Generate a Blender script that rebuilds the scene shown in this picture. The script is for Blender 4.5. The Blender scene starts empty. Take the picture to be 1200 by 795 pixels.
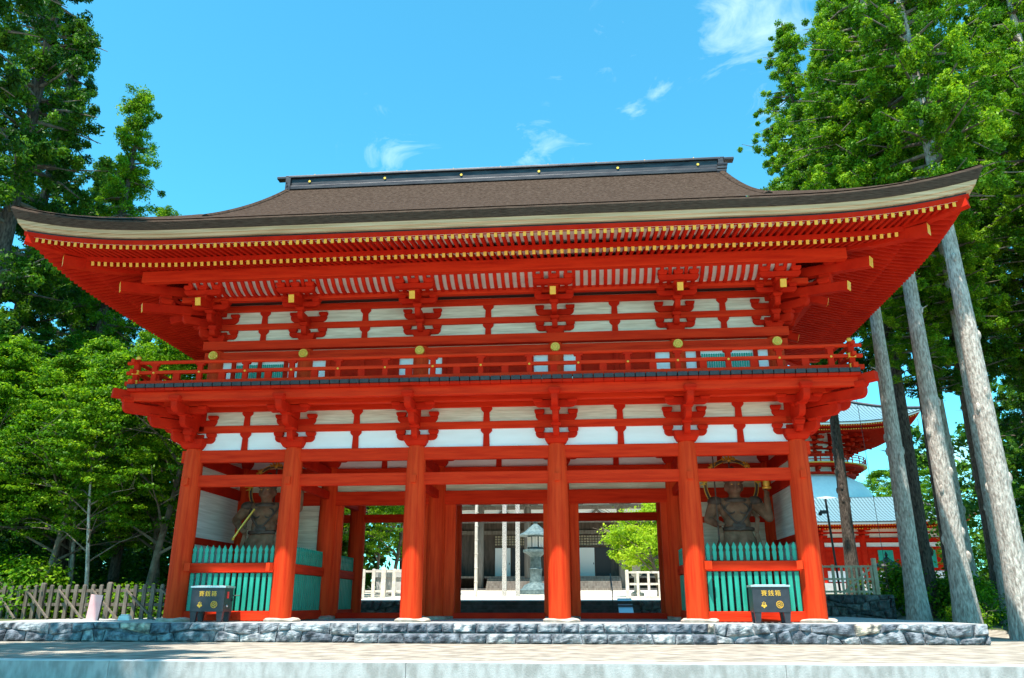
import bpy, math, random
import numpy as np
from mathutils import Vector, Matrix, Euler
R_ = math.radians
sc = bpy.context.scene
COL = sc.collection
# ---------------------------------------------------------------- camera
cam = bpy.data.cameras.new("camera"); cam.lens = 28.03; cam.sensor_width = 36; cam.clip_end = 2000
co = bpy.data.objects.new("camera", cam); COL.objects.link(co)
co.location = (2.77, -23.46, 0.5); co.rotation_euler = Euler((R_(90+18.32), R_(0.0), R_(4.88)), 'XYZ')
sc.camera = co
sc.render.resolution_x = 1024; sc.render.resolution_y = 678
# ---------------------------------------------------------------- sun + sky
SUN_EL, SUN_AZ = 67.0, 20.0           # azimuth measured from the facade normal (-y) towards -x
sun = bpy.data.lights.new("sun", 'SUN'); sun.energy = 5.0; sun.angle = R_(0.55); sun.color = (1, 0.95, 0.86)
so = bpy.data.objects.new("sun", sun); COL.objects.link(so)
sd = Vector((-math.sin(R_(SUN_AZ))*math.cos(R_(SUN_EL)), -math.cos(R_(SUN_AZ))*math.cos(R_(SUN_EL)), math.sin(R_(SUN_EL))))
so.rotation_euler = sd.to_track_quat('Z', 'Y').to_euler(); so.location = (-20, -40, 60)
world = bpy.data.worlds.new("World"); sc.world = world; world.use_nodes = True
wn = world.node_tree.nodes; wl = world.node_tree.links
for n in list(wn): wn.remove(n)
wo = wn.new('ShaderNodeOutputWorld'); bg = wn.new('ShaderNodeBackground'); sky = wn.new('ShaderNodeTexSky')
sky.sky_type = 'NISHITA'; sky.sun_disc = False; sky.sun_elevation = R_(SUN_EL)
sky.sun_rotation = math.atan2(sd.x, sd.y); sky.air_density = 1.0; sky.dust_density = 0.3; sky.ozone_density = 1.6; sky.altitude = 800
bg.inputs['Strength'].default_value = 0.118
tint = wn.new('ShaderNodeMix'); tint.data_type = 'RGBA'; tint.blend_type = 'MULTIPLY'; tint.inputs[0].default_value = 1
tint.inputs[7].default_value = (0.48, 1.52, 1.44, 1)
wl.new(sky.outputs[0], tint.inputs[6])
def math_node(nt, op, a, b=None, clamp=False):
    n = nt.nodes.new('ShaderNodeMath'); n.operation = op; n.use_clamp = clamp
    for i, v in enumerate((a, b)):
        if v is None: continue
        if isinstance(v, (int, float)): n.inputs[i].default_value = v
        else: nt.links.new(v, n.inputs[i])
    return n.outputs[0]
F_, PIT, YAW = 934.5, R_(18.32), R_(4.88)
def pray(px, py):
    u = (px-600)/F_; v = (py-397.5)/F_
    y = math.cos(PIT)+math.sin(PIT)*v; z = math.sin(PIT)-math.cos(PIT)*v
    return Vector((math.cos(YAW)*u-math.sin(YAW)*y, math.sin(YAW)*u+math.cos(YAW)*y, z)).normalized()
geo = wn.new('ShaderNodeNewGeometry')
tc = wn.new('ShaderNodeTexCoord')
mp = wn.new('ShaderNodeMapping'); mp.inputs['Rotation'].default_value = (0.2, 0.5, 0.4); mp.inputs['Scale'].default_value = (1, 1, 2.4)
wl.new(tc.outputs['Generated'], mp.inputs[0])
cn = wn.new('ShaderNodeTexNoise'); cn.inputs['Scale'].default_value = 9; cn.inputs['Detail'].default_value = 9; cn.inputs['Roughness'].default_value = 0.62
cn.inputs['Distortion'].default_value = 1.2
wl.new(mp.outputs[0], cn.inputs[0])
mask = None
for px, py, rad, amp in ((893, 38, .055, 1.0), (870, 60, .04, .8), (455, 172, .035, .45), (440, 178, .025, .4), (640, 180, .04, .42), (739, 131, .012, .7), (710, 55, .03, .3), (775, 100, .015, .35), (655, 92, .012, .3), (1108, 545, .035, 1.3), (448, 126, .02, .35), (930, 120, .05, .4), (1090, 580, .05, .6)):
    d = pray(px, py)
    vm = wn.new('ShaderNodeVectorMath'); vm.operation = 'DISTANCE'; vm.inputs[1].default_value = d
    nz = wn.new('ShaderNodeVectorMath'); nz.operation = 'NORMALIZE'; wl.new(tc.outputs['Generated'], nz.inputs[0]); wl.new(nz.outputs[0], vm.inputs[0])
    t = math_node(world.node_tree, 'DIVIDE', vm.outputs['Value'], rad*1.9)
    t = math_node(world.node_tree, 'SUBTRACT', 1.0, t, True)
    t = math_node(world.node_tree, 'POWER', t, 0.8)
    t = math_node(world.node_tree, 'MULTIPLY', t, .12+.22*amp)
    mask = t if mask is None else math_node(world.node_tree, 'MAXIMUM', mask, t)
cl = math_node(world.node_tree, 'ADD', cn.outputs[0], mask)
cl = math_node(world.node_tree, 'SUBTRACT', cl, 0.65)
cl = math_node(world.node_tree, 'MULTIPLY', cl, 1.6, True)
mz = math_node(world.node_tree, 'MULTIPLY', mask, 9.0, True)
cl = math_node(world.node_tree, 'MULTIPLY', cl, mz, True)
cm = wn.new('ShaderNodeMix'); cm.data_type = 'RGBA'; wl.new(cl, cm.inputs[0]); wl.new(tint.outputs[2], cm.inputs[6]); cm.inputs[7].default_value = (5.2, 6.6, 7.0, 1)
wl.new(cm.outputs[2], bg.inputs[0]); wl.new(bg.outputs[0], wo.inputs[0])
sc.view_settings.view_transform = 'Standard'; sc.view_settings.look = 'None'; sc.view_settings.gamma = 1; sc.view_settings.use_curve_mapping = False
sc.view_settings.exposure = 1.08
# ---------------------------------------------------------------- helpers
def tag(o, label=None, cat=None, group=None, kind=None):
    if label: o['label'] = label
    if cat: o['category'] = cat
    if group: o['group'] = group
    if kind: o['kind'] = kind
    return o
def empty(name, loc=(0, 0, 0), rz=0, parent=None):
    o = bpy.data.objects.new(name, None); COL.objects.link(o); o.location = loc; o.rotation_euler = (0, 0, rz); o.empty_display_size = .1
    if parent: o.parent = parent
    return o
def children(o): return [c for c in bpy.data.objects if c.parent == o]
def copy_tree(o, parent=None):
    c = o.copy(); COL.objects.link(c)
    if parent: c.parent = parent
    for ch in o_children.get(o.name, []): copy_tree(ch, c)
    return c
o_children = {}
class MB:
    def __init__(s): s.v = []; s.f = []; s.m = []; s.mi = 0
    def add(s, vs, fs):
        b = len(s.v); s.v += [tuple(v) for v in vs]; s.f += [tuple(b+i for i in f) for f in fs]; s.m += [s.mi]*len(fs); return s
    def mat(s, i): s.mi = i; return s
    def box(s, x0, x1, y0, y1, z0, z1, M=None, tx=1, ty=1):
        cx, cy = (x0+x1)/2, (y0+y1)/2
        vs = [(x0, y0, z0), (x1, y0, z0), (x1, y1, z0), (x0, y1, z0)]
        vs += [(cx+(x-cx)*tx, cy+(y-cy)*ty, z1) for x, y in ((x0, y0), (x1, y0), (x1, y1), (x0, y1))]
        if M is not None: vs = [M @ Vector(v) for v in vs]
        return s.add(vs, [(0, 3, 2, 1), (4, 5, 6, 7), (0, 1, 5, 4), (1, 2, 6, 5), (2, 3, 7, 6), (3, 0, 4, 7)])
    def bar(s, p, q, w, h, up=(0, 0, 1), capmat=None, w2=None, h2=None):
        p, q = Vector(p), Vector(q); d = (q-p).normalized(); side = d.cross(Vector(up))
        if side.length < 1e-4: side = d.cross(Vector((0, 1, 0)))
        side.normalize(); u = side.cross(d).normalized(); w2 = w2 or w; h2 = h2 or h
        vs = [p+side*a*w/2+u*b*h/2 for a, b in ((-1, -1), (1, -1), (1, 1), (-1, 1))]+[q+side*a*w2/2+u*b*h2/2 for a, b in ((-1, -1), (1, -1), (1, 1), (-1, 1))]
        s.add(vs, [(0, 1, 2, 3), (0, 4, 5, 1), (1, 5, 6, 2), (2, 6, 7, 3), (3, 7, 4, 0)])
        m = s.mi
        if capmat is not None: s.mi = capmat
        b = len(s.v)-8; s.f.append((b+4, b+7, b+6, b+5)); s.m.append(s.mi); s.mi = m
        return s
    def prism(s, prof, axis, a, b, M=None):
        n = len(prof)
        def P(u, v, t): return {'x': (t, u, v), 'y': (u, t, v), 'z': (u, v, t)}[axis]
        vs = [P(u, v, a) for u, v in prof]+[P(u, v, b) for u, v in prof]
        if M is not None: vs = [M @ Vector(v) for v in vs]
        return s.add(vs, [tuple(range(n)), tuple(range(2*n-1, n-1, -1))]+[(i, i+n, (i+1) % n+n, (i+1) % n) for i in range(n)])
    def tube(s, pts, rads, n=10, cap=True):
        pts = [Vector(p) for p in pts]; b = len(s.v); k = len(pts)
        if isinstance(rads, (int, float)): rads = [rads]*k
        ref = Vector((0, 0, 1)) if abs((pts[-1]-pts[0]).normalized().z) < .9 else Vector((1, 0, 0))
        vs = []
        for i, p in enumerate(pts):
            d = (pts[min(i+1, k-1)]-pts[max(i-1, 0)]).normalized(); sx = d.cross(ref).normalized(); sy = sx.cross(d)
            for j in range(n):
                a = 2*math.pi*j/n; vs.append(p+(sx*math.cos(a)+sy*math.sin(a))*rads[i])
        fs = [(i*n+j, i*n+(j+1) % n, (i+1)*n+(j+1) % n, (i+1)*n+j) for i in range(k-1) for j in range(n)]
        if cap: fs += [tuple(range(n-1, -1, -1)), tuple((k-1)*n+j for j in range(n))]
        return s.add(vs, fs)
    def lathe(s, prof, n=20, M=None, c=(0, 0, 0)):
        vs = []
        for r, z in prof:
            for j in range(n): a = 2*math.pi*j/n; vs.append((c[0]+r*math.cos(a), c[1]+r*math.sin(a), c[2]+z))
        if M is not None: vs = [M @ Vector(v) for v in vs]
        k = len(prof)
        fs = [(i*n+j, i*n+(j+1) % n, (i+1)*n+(j+1) % n, (i+1)*n+j) for i in range(k-1) for j in range(n)]
        fs += [tuple(range(n-1, -1, -1)), tuple((k-1)*n+j for j in range(n))]
        return s.add(vs, fs)
    def ball(s, c, r, n=10, k=7):
        if isinstance(r, (int, float)): r = (r, r, r)
        b = []
        for i in range(1, k):
            t = math.pi*i/k
            for j in range(n): a = 2*math.pi*j/n; b.append((c[0]+r[0]*math.sin(t)*math.cos(a), c[1]+r[1]*math.sin(t)*math.sin(a), c[2]-r[2]*math.cos(t)))
        vs = b+[(c[0], c[1], c[2]-r[2]), (c[0], c[1], c[2]+r[2])]; N = len(b)
        fs = [(i*n+j, i*n+(j+1) % n, (i+1)*n+(j+1) % n, (i+1)*n+j) for i in range(k-2) for j in range(n)]
        fs += [(N, (j+1) % n, j) for j in range(n)]+[(N+1, (k-2)*n+j, (k-2)*n+(j+1) % n) for j in range(n)]
        return s.add(vs, fs)
    def torus(s, c, R, r, M=None, n=32, k=8):
        vs = []
        for i in range(n):
            a = 2*math.pi*i/n
            for j in range(k): b = 2*math.pi*j/k; vs.append(Vector(((R+r*math.cos(b))*math.cos(a), (R+r*math.cos(b))*math.sin(a), r*math.sin(b))))
        if M is not None: vs = [M @ v for v in vs]
        vs = [v+Vector(c) for v in vs]
        return s.add(vs, [(i*k+j, ((i+1) % n)*k+j, ((i+1) % n)*k+(j+1) % k, i*k+(j+1) % k) for i in range(n) for j in range(k)])
    def build(s, name, mats, parent=None, smooth=False, bevel=0, mesh=None):
        me = bpy.data.meshes.new(name); me.from_pydata(s.v, [], s.f)
        if not isinstance(mats, (list, tuple)): mats = [mats]
        for m in mats: me.materials.append(m)
        if len(mats) > 1: me.polygons.foreach_set('material_index', s.m)
        me.update()
        o = bpy.data.objects.new(name, me); COL.objects.link(o)
        if parent is not None: o.parent = parent; o_children.setdefault(parent.name, []).append(o)
        if smooth:
            for p in me.polygons: p.use_smooth = True
            me.set_sharp_from_angle(angle=R_(40))
        if bevel:
            b = o.modifiers.new('bevel', 'BEVEL'); b.width = bevel; b.segments = 2; b.limit_method = 'ANGLE'; b.angle_limit = R_(40)
        return o
def link(name, me, parent=None, loc=(0, 0, 0)):
    o = bpy.data.objects.new(name, me); COL.objects.link(o); o.location = loc
    if parent is not None: o.parent = parent; o_children.setdefault(parent.name, []).append(o)
    return o
# ---------------------------------------------------------------- materials
def mat(name, col, rough=.6, metal=0, col2=None, scale=3, stretch=(1, 1, 1), bump=0, bscale=None, detail=5, spec=None, contrast=(.35, .65), trans=0, coord='Object'):
    m = bpy.data.materials.new(name); m.use_nodes = True; nt = m.node_tree; p = nt.nodes['Principled BSDF']
    p.inputs['Roughness'].default_value = rough; p.inputs['Metallic'].default_value = metal
    if spec is not None: p.inputs['Specular IOR Level'].default_value = spec
    p.inputs['Base Color'].default_value = (*col, 1)
    if col2 or bump:
        tcn = nt.nodes.new('ShaderNodeTexCoord'); mpn = nt.nodes.new('ShaderNodeMapping'); mpn.inputs['Scale'].default_value = stretch
        nt.links.new(tcn.outputs[coord], mpn.inputs[0])
    if col2:
        no = nt.nodes.new('ShaderNodeTexNoise'); no.inputs['Scale'].default_value = scale; no.inputs['Detail'].default_value = detail
        nt.links.new(mpn.outputs[0], no.inputs[0])
        cr = nt.nodes.new('ShaderNodeValToRGB'); cr.color_ramp.elements[0].position = contrast[0]; cr.color_ramp.elements[1].position = contrast[1]
        cr.color_ramp.elements[0].color = (*col, 1); cr.color_ramp.elements[1].color = (*col2, 1)
        nt.links.new(no.outputs[0], cr.inputs[0]); nt.links.new(cr.outputs[0], p.inputs['Base Color'])
    if bump:
        n2 = nt.nodes.new('ShaderNodeTexNoise'); n2.inputs['Scale'].default_value = bscale or scale*4; n2.inputs['Detail'].default_value = 8
        nt.links.new(mpn.outputs[0], n2.inputs[0])
        bu = nt.nodes.new('ShaderNodeBump'); bu.inputs['Strength'].default_value = bump; bu.inputs['Distance'].default_value = .05
        nt.links.new(n2.outputs[0], bu.inputs['Height']); nt.links.new(bu.outputs[0], p.inputs['Normal'])
    return m
M = {}
RED, RED2 = (.44, .009, .002), (.56, .018, .004)
M['red'] = mat('vermilion_paint', RED, .75, spec=.08, col2=RED2, scale=2.2, detail=9, contrast=(.25, .6), bump=.12, bscale=18)
M['redcol'] = mat('vermilion_column', (.48, .013, .004), .75, spec=.08, col2=(.74, .056, .012), scale=1.6, stretch=(7, 7, .45), bump=.3, bscale=7, contrast=(.15, .6), detail=9)
M['redbeam'] = mat('vermilion_beam', (.44, .010, .003), .75, spec=.08, col2=(.70, .036, .008), scale=1.6, stretch=(.5, 6, 6), bump=.25, bscale=7, contrast=(.15, .6), detail=9)
M['teal'] = mat('teal_paint', (.008, .24, .16), .5, col2=(.016, .33, .225), scale=3, stretch=(4, 4, .6), bump=.1)
M['gold'] = mat('gold_metal', (.85, .45, .05), .35, .25, col2=(.85, .42, .04), scale=12)
M['goldpaint'] = mat('yellow_paint', (.86, .43, .03), .5, col2=(.78, .36, .02), scale=6)
M['bell'] = mat('pale_gold', (.95, .58, .08), .3, .3)
M['plank'] = mat('limewashed_planks', (.56, .47, .35), .8, spec=.1, col2=(.74, .66, .52), scale=2.6, stretch=(.5, 1, 7), bump=.12)
M['plankside'] = mat('limewashed_side_planks', (.60, .58, .52), .75, col2=(.76, .75, .70), scale=2.2, stretch=(1, .35, 9), bump=.12)
M['white'] = mat('white_board', (.80, .75, .72), .7, col2=(.86, .82, .80), scale=1.3, stretch=(.6, 1, 3))
M['soffit'] = mat('soffit_white', (.80, .70, .60), .8, col2=(.86, .79, .70), scale=4)
M['bark'] = mat('cypress_bark_roof', (.030, .018, .012), .95, col2=(.095, .066, .050), scale=9, stretch=(1, 1, 1), bump=1.0, bscale=26, spec=.03, contrast=(.3, .72), detail=8)
M['barkedge'] = mat('cypress_bark_edge', (.045, .028, .02), .95, col2=(.11, .075, .055), scale=4, stretch=(1, 1, 22), bump=.6, bscale=14, spec=.1)
M['fascia'] = mat('cream_fascia_board', (.38, .26, .14), .8, spec=.1, col2=(.58, .43, .27), scale=2, stretch=(.3, 1, 14), bump=.15)
M['black'] = mat('shade_black', (.012, .011, .012), .5)  # flat black standing in for shade under the fascia and inside the hall doorways
M['ridge'] = mat('dark_copper_ridge', (.022, .022, .028), .45, .5, col2=(.06, .058, .062), scale=3, stretch=(.5, 4, 4), bump=.1)
M['boardend'] = mat('blackened_board_end', (.020, .016, .018), .55, col2=(.035, .028, .03), scale=8)
M['stonecap'] = mat('foundation_stone', (.36, .28, .22), .85, col2=(.55, .47, .40), scale=4, bump=.6)
M['dark'] = mat('dark_interior', (.05, .02, .012), .8)
M['wood'] = mat('weathered_wood', (.07, .052, .038), .85, col2=(.15, .12, .09), scale=3, stretch=(3, 3, .5), bump=.4)
M['palewood'] = mat('pale_fence_wood', (.42, .33, .20), .8, col2=(.55, .46, .32), scale=4, bump=.3)
M['greywood'] = mat('grey_fence_wood', (.50, .46, .40), .8, col2=(.66, .62, .56), scale=4, bump=.3)
M['hallwood'] = mat('old_hall_wood', (.055, .040, .030), .8, col2=(.11, .08, .06), scale=2, stretch=(3, 3, .5), bump=.2)
M['hallcol'] = mat('grey_hall_column', (.13, .105, .085), .8, col2=(.22, .19, .16), scale=2, stretch=(3, 3, .5), bump=.2)
M['paper'] = mat('white_door_paint', (.78, .76, .72), .6)
M['statue'] = mat('statue_wood', (.15, .068, .038), .8, spec=.15, col2=(.30, .155, .095), scale=3, bump=.4, bscale=12)
M['statuedark'] = mat('statue_dark_wood', (.05, .028, .02), .65, col2=(.11, .065, .045), scale=5, bump=.3)
M['boxmetal'] = mat('black_box_metal', (.028, .028, .036), .4, .2, col2=(.04, .04, .05), scale=6)
M['steel'] = mat('brushed_lid', (.55, .57, .60), .35, .7)
M['redlabel'] = mat('red_label', (.75, .03, .03), .5)
M['pink'] = mat('pale_pink_board', (.70, .36, .36), .7, col2=(.76, .44, .42), scale=3)
M['bronze'] = mat('verdigris_bronze', (.06, .10, .105), .65, .2, col2=(.14, .20, .205), scale=6, bump=.3)
M['copper'] = mat('green_copper_tile', (.16, .30, .32), .55, col2=(.26, .42, .44), scale=3)
M['plaster'] = mat('white_plaster', (.88, .86, .83), .7, col2=(.82, .80, .78), scale=2)
M['iron'] = mat('dark_iron', (.03, .03, .03), .5, .5)
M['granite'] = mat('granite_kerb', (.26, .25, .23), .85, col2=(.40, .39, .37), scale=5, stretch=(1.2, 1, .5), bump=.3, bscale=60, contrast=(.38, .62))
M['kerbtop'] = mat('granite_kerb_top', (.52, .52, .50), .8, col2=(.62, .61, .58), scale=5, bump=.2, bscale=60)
M['paving'] = mat('sandy_paving', (.20, .17, .135), .9, col2=(.42, .37, .30), scale=2.2, bump=.5, bscale=30, detail=9)
M['sand'] = mat('pale_sand', (.56, .51, .42), .95, col2=(.66, .61, .52), scale=2, bump=.3, bscale=30)
M['soil'] = mat('forest_floor', (.07, .06, .035), .95, col2=(.10, .13, .04), scale=.8, bump=.6, bscale=20)
M['stoneplat'] = mat('platform_top_stone', (.38, .37, .35), .85, col2=(.46, .45, .43), scale=3)
M['stairstone'] = mat('dark_stair_stone', (.05, .048, .045), .9, col2=(.10, .095, .09), scale=4, bump=.4)
def stone_mat(name, c1, c2, c3):
    m = mat(name, c1, .8, col2=c2, scale=4.5, bump=1.0, bscale=12, detail=12, contrast=(.38, .62))
    nt = m.node_tree; p = nt.nodes['Principled BSDF']; cr = [n for n in nt.nodes if n.type == 'VALTORGB'][0]
    g = nt.nodes.new('ShaderNodeNewGeometry'); r2 = nt.nodes.new('ShaderNodeValToRGB')
    for i, (po, c) in enumerate(((0, (.45, .49, .56)), (.6, (1, 1, 1)), (.86, (1.3, 1.3, 1.3)), (.93, c3))):
        e = r2.color_ramp.elements[i] if i < 2 else r2.color_ramp.elements.new(po)
        e.position = po; e.color = (*c, 1)
    nt.links.new(g.outputs['Random Per Island'], r2.inputs[0])
    mx = nt.nodes.new('ShaderNodeMix'); mx.data_type = 'RGBA'; mx.blend_type = 'MULTIPLY'; mx.inputs[0].default_value = 1
    nt.links.new(cr.outputs[0], mx.inputs[6]); nt.links.new(r2.outputs[0], mx.inputs[7]); nt.links.new(mx.outputs[2], p.inputs['Base Color'])
    return m
M['stone'] = stone_mat('blue_grey_masonry', (.075, .085, .10), (.36, .375, .39), (1.7, 1.35, 1.0))
M['stonedark'] = stone_mat('dark_masonry', (.05, .055, .05), (.14, .14, .13), (1.2, 1.1, 1.0))
def leaf_mat(name, c1, c2, c3, trans=.35):
    m = bpy.data.materials.new(name); m.use_nodes = True; nt = m.node_tree; nt.nodes.clear()
    out = nt.nodes.new('ShaderNodeOutputMaterial'); g = nt.nodes.new('ShaderNodeNewGeometry'); at = nt.nodes.new('ShaderNodeAttribute'); at.attribute_name = 'tone'
    a = math_node(nt, 'MULTIPLY', g.outputs['Random Per Island'], .45); b = math_node(nt, 'MULTIPLY', at.outputs['Fac'], .65); s = math_node(nt, 'ADD', a, b, True)
    cr = nt.nodes.new('ShaderNodeValToRGB'); els = cr.color_ramp.elements
    els[0].color = (*c1, 1); els[1].color = (*c3, 1); e = els.new(.55); e.color = (*c2, 1); nt.links.new(s, cr.inputs[0])
    df = nt.nodes.new('ShaderNodeBsdfPrincipled'); df.inputs['Roughness'].default_value = .5; df.inputs['Specular IOR Level'].default_value = .12
    tl = nt.nodes.new('ShaderNodeBsdfTranslucent'); mx = nt.nodes.new('ShaderNodeMixShader'); mx.inputs[0].default_value = trans
    nt.links.new(cr.outputs[0], df.inputs['Base Color'])
    hs = nt.nodes.new('ShaderNodeMix'); hs.data_type = 'RGBA'; hs.blend_type = 'MULTIPLY'; hs.inputs[0].default_value = 1; hs.inputs[7].default_value = (1.5, 1.5, .6, 1)
    nt.links.new(cr.outputs[0], hs.inputs[6]); nt.links.new(hs.outputs[2], tl.inputs[0])
    nt.links.new(df.outputs[0], mx.inputs[1]); nt.links.new(tl.outputs[0], mx.inputs[2]); nt.links.new(mx.outputs[0], out.inputs[0])
    return m
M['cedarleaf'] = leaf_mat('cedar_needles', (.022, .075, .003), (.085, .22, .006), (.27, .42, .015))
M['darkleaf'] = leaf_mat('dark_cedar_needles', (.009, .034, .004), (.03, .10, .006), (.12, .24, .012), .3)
M['mapleleaf'] = leaf_mat('maple_leaves', (.018, .07, .003), (.075, .20, .006), (.28, .43, .018), .42)
M['brightleaf'] = leaf_mat('bright_maple_leaves', (.12, .26, .015), (.26, .42, .02), (.42, .52, .04), .5)
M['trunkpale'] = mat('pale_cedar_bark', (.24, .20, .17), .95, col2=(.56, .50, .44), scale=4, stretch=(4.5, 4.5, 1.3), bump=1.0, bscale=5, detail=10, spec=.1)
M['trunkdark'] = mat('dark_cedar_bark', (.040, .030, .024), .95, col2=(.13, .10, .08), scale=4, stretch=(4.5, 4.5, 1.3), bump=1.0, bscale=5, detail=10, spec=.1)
M['limb'] = mat('branch_bark', (.09, .07, .05), .9, col2=(.20, .16, .12), scale=5, bump=.3)

# ---------------------------------------------------------------- ground
rng = random.Random(4)
def sm(a, b, x): t = min(1, max(0, (x-a)/(b-a))); return t*t*(3-2*t)
def gz(x, y):
    inner = sm(16.2, 15.4, abs(x-0.0)) if x > 0 else sm(-14.5, -13.5, x)
    z_in = -.5 if y < -1.2 else (-.5+.25*sm(8, 9.5, y) if y < 13.2 else .58+(y-13.2)*.027)
    z_out = -.5+.47*sm(-1.3, 2.5, y)+ (.9*sm(6, 20, y))+max(0, y-20)*.018
    if x > 0: z_out = -.5+.2*sm(-1, 3, y)+1.2*sm(8, 22, y)+max(0, y-22)*.012
    z = z_in*inner+z_out*(1-inner)
    if x < -22: z += (abs(x)-22)*.05
    return z
xs = sorted(set([-600, -300, -150, -100]+[-70+i*2 for i in range(27)]+[-16+i*.5 for i in range(66)]+[18+i*3 for i in range(30)]+[150, 300, 600]))
ys = sorted(set([-8.62, -5, -3]+[-1.3+i*.5 for i in range(29)]+[13.15, 13.25]+[14+i*2 for i in range(60)]+[180, 250, 400, 600]))
g = MB(); nx = len(xs)
vs = [(x, y, gz(x, min(y, 130))) for y in ys for x in xs]
fs = [(j*nx+i, j*nx+i+1, (j+1)*nx+i+1, (j+1)*nx+i) for j in range(len(ys)-1) for i in range(nx-1)]
g.add(vs, fs)
for k, (j, i) in enumerate([(j, i) for j in range(len(ys)-1) for i in range(nx-1)]):
    x, y = (xs[i]+xs[i+1])/2, (ys[j]+ys[j+1])/2
    m = 0
    if y < -.8 and -13.2 < x < 13.4 or y < -4 or (abs(x) < 13.2 and y < 10): m = 1
    elif -15.5 < x < 15.8 and y < 60: m = 2 if y > 13.2 else 1
    elif y > 60 and x > 12 and y < 130 and x < 70: m = 1
    g.m[k] = m
o = g.build('ground', [M['soil'], M['paving'], M['sand']], smooth=False); tag(o, kind='structure')
low = MB(); low.box(-600, 600, -600, -8.9, -1.7, -1.15); tag(low.build('forecourt_path', M['granite']), kind='structure')
k_ = MB(); x = -30.0
while x < 34:
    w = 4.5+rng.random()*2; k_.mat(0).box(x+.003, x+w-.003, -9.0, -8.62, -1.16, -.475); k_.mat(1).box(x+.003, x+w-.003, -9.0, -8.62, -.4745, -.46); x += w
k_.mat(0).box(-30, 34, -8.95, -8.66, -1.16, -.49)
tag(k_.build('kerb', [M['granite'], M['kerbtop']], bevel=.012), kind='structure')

# ---------------------------------------------------------------- masonry
def masonry(name, length, height, depth, mat_, courses, wmin, wmax, seed, parent=None):
    """irregular fitted stones facing -y, origin at left bottom"""
    r = random.Random(seed); mb = MB()
    zs = [height*i/courses for i in range(courses+1)]
    for c in range(courses):
        x = 0.0; edges = [0.0]
        while x < length-wmin: x += r.uniform(wmin, wmax); edges.append(min(x, length))
        if length-edges[-1] > 1e-3: edges.append(length)
        slant = [0]+[r.uniform(-.05, .05)*(1 if courses > 1 else .5) for _ in edges[1:-1]]+[0]; sl_of = dict(zip(edges, slant))
        def zj(x_, i): return zs[i]+(0 if i in (0, courses) else .36*(height/courses)*math.sin(x_*2.3+seed+i*1.7)+.1*(height/courses)*math.sin(x_*7.1+i))
        for a, b in zip(edges[:-1], edges[1:]):
            sl, sr = r.uniform(-.12, .12)*0.6, r.uniform(-.12, .12)*.6
            sa, sb = sl_of[a], sl_of[b]; poly = [(a+.014-sa, zj(a, c)+.010), (b-.014-sb, zj(b, c)+.010), (b-.014+sb, zj(b, c+1)-.010), (a+.014+sa, zj(a, c+1)-.010)]
            n = 7; pts = {}; base = len(mb.v); vv = []
            ph = r.random()*9; out = r.uniform(0, .05)
            for i in range(n+1):
                for j in range(n+1):
                    u, v = i/n, j/n
                    px = (poly[0][0]*(1-u)+poly[1][0]*u)*(1-v)+(poly[3][0]*(1-u)+poly[2][0]*u)*v
                    pz = (poly[0][1]*(1-u)+poly[1][1]*u)*(1-v)+(poly[3][1]*(1-u)+poly[2][1]*u)*v
                    e = min(u, 1-u)*(b-a); e2 = min(v, 1-v)*(height/courses); ed = min(e, e2)
                    bul = out+.05*min(1, ed/.06)**.5+(.022*math.sin(px*9+pz*13+ph)+.018*math.sin(px*21-pz*17+ph*2)+r.uniform(-.008, .008))*(1 if ed > .001 else 0)
                    if ed < .001:
                        bul = 0; px += r.uniform(-.004, .004)
                        cu, cv = abs(u-.5)*2, abs(v-.5)*2; rr = max(0, cu+cv-1.7)*.12*min(b-a, height/courses)
                        px += -rr if u > .5 else rr; pz += -rr if v > .5 else rr
                    vv.append((px, -bul, pz))
            ff = [(i*(n+1)+j, (i+1)*(n+1)+j, (i+1)*(n+1)+j+1, i*(n+1)+j+1) for i in range(n) for j in range(n)]
            mb.add(vv, ff)
    mb.box(.01, length-.01, .05, depth, 0, height-.012)
    return mb.build(name, mat_, parent)
plat = empty('stone_platform', (0, -1.3, 0)); tag(plat, 'low blue grey stone platform carrying the red gate', 'platform')
o = masonry('retaining_stones', 11.15, .5, .4, M['stone'], 2, .28, 1.15, 3, plat); o.location = (-14.4, 0, -.5)
o = masonry('retaining_stones', 6.75, .5, .4, M['stone'], 2, .28, 1.1, 8, plat); o.location = (6.1, 0, -.5)
o = masonry('step', 9.34, .25, .5, M['stone'], 1, .35, .8, 5, plat); o.location = (-3.24, -.35, -.5)
o = masonry('step', 9.34, .25, .5, M['stone'], 1, .3, .75, 6, plat); o.location = (-3.24, 0, -.25)
pt = MB(); pt.box(-14.4, 12.85, .06, 11.3, -.5, -.006); pt.build('paved_top', M['stoneplat'], plat)

# ---------------------------------------------------------------- the gate
gate = empty('temple_gate'); tag(gate, 'large two storey vermilion temple gate with a thick bark roof', 'gate')
CX = [-9.02, -5.88, -2.1, 2.1, 5.88, 9.02]; UX = [-8.77, -5.83, -2.11, 2.11, 5.83, 8.77]; YR = [0, 3.75, 7.5]
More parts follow.
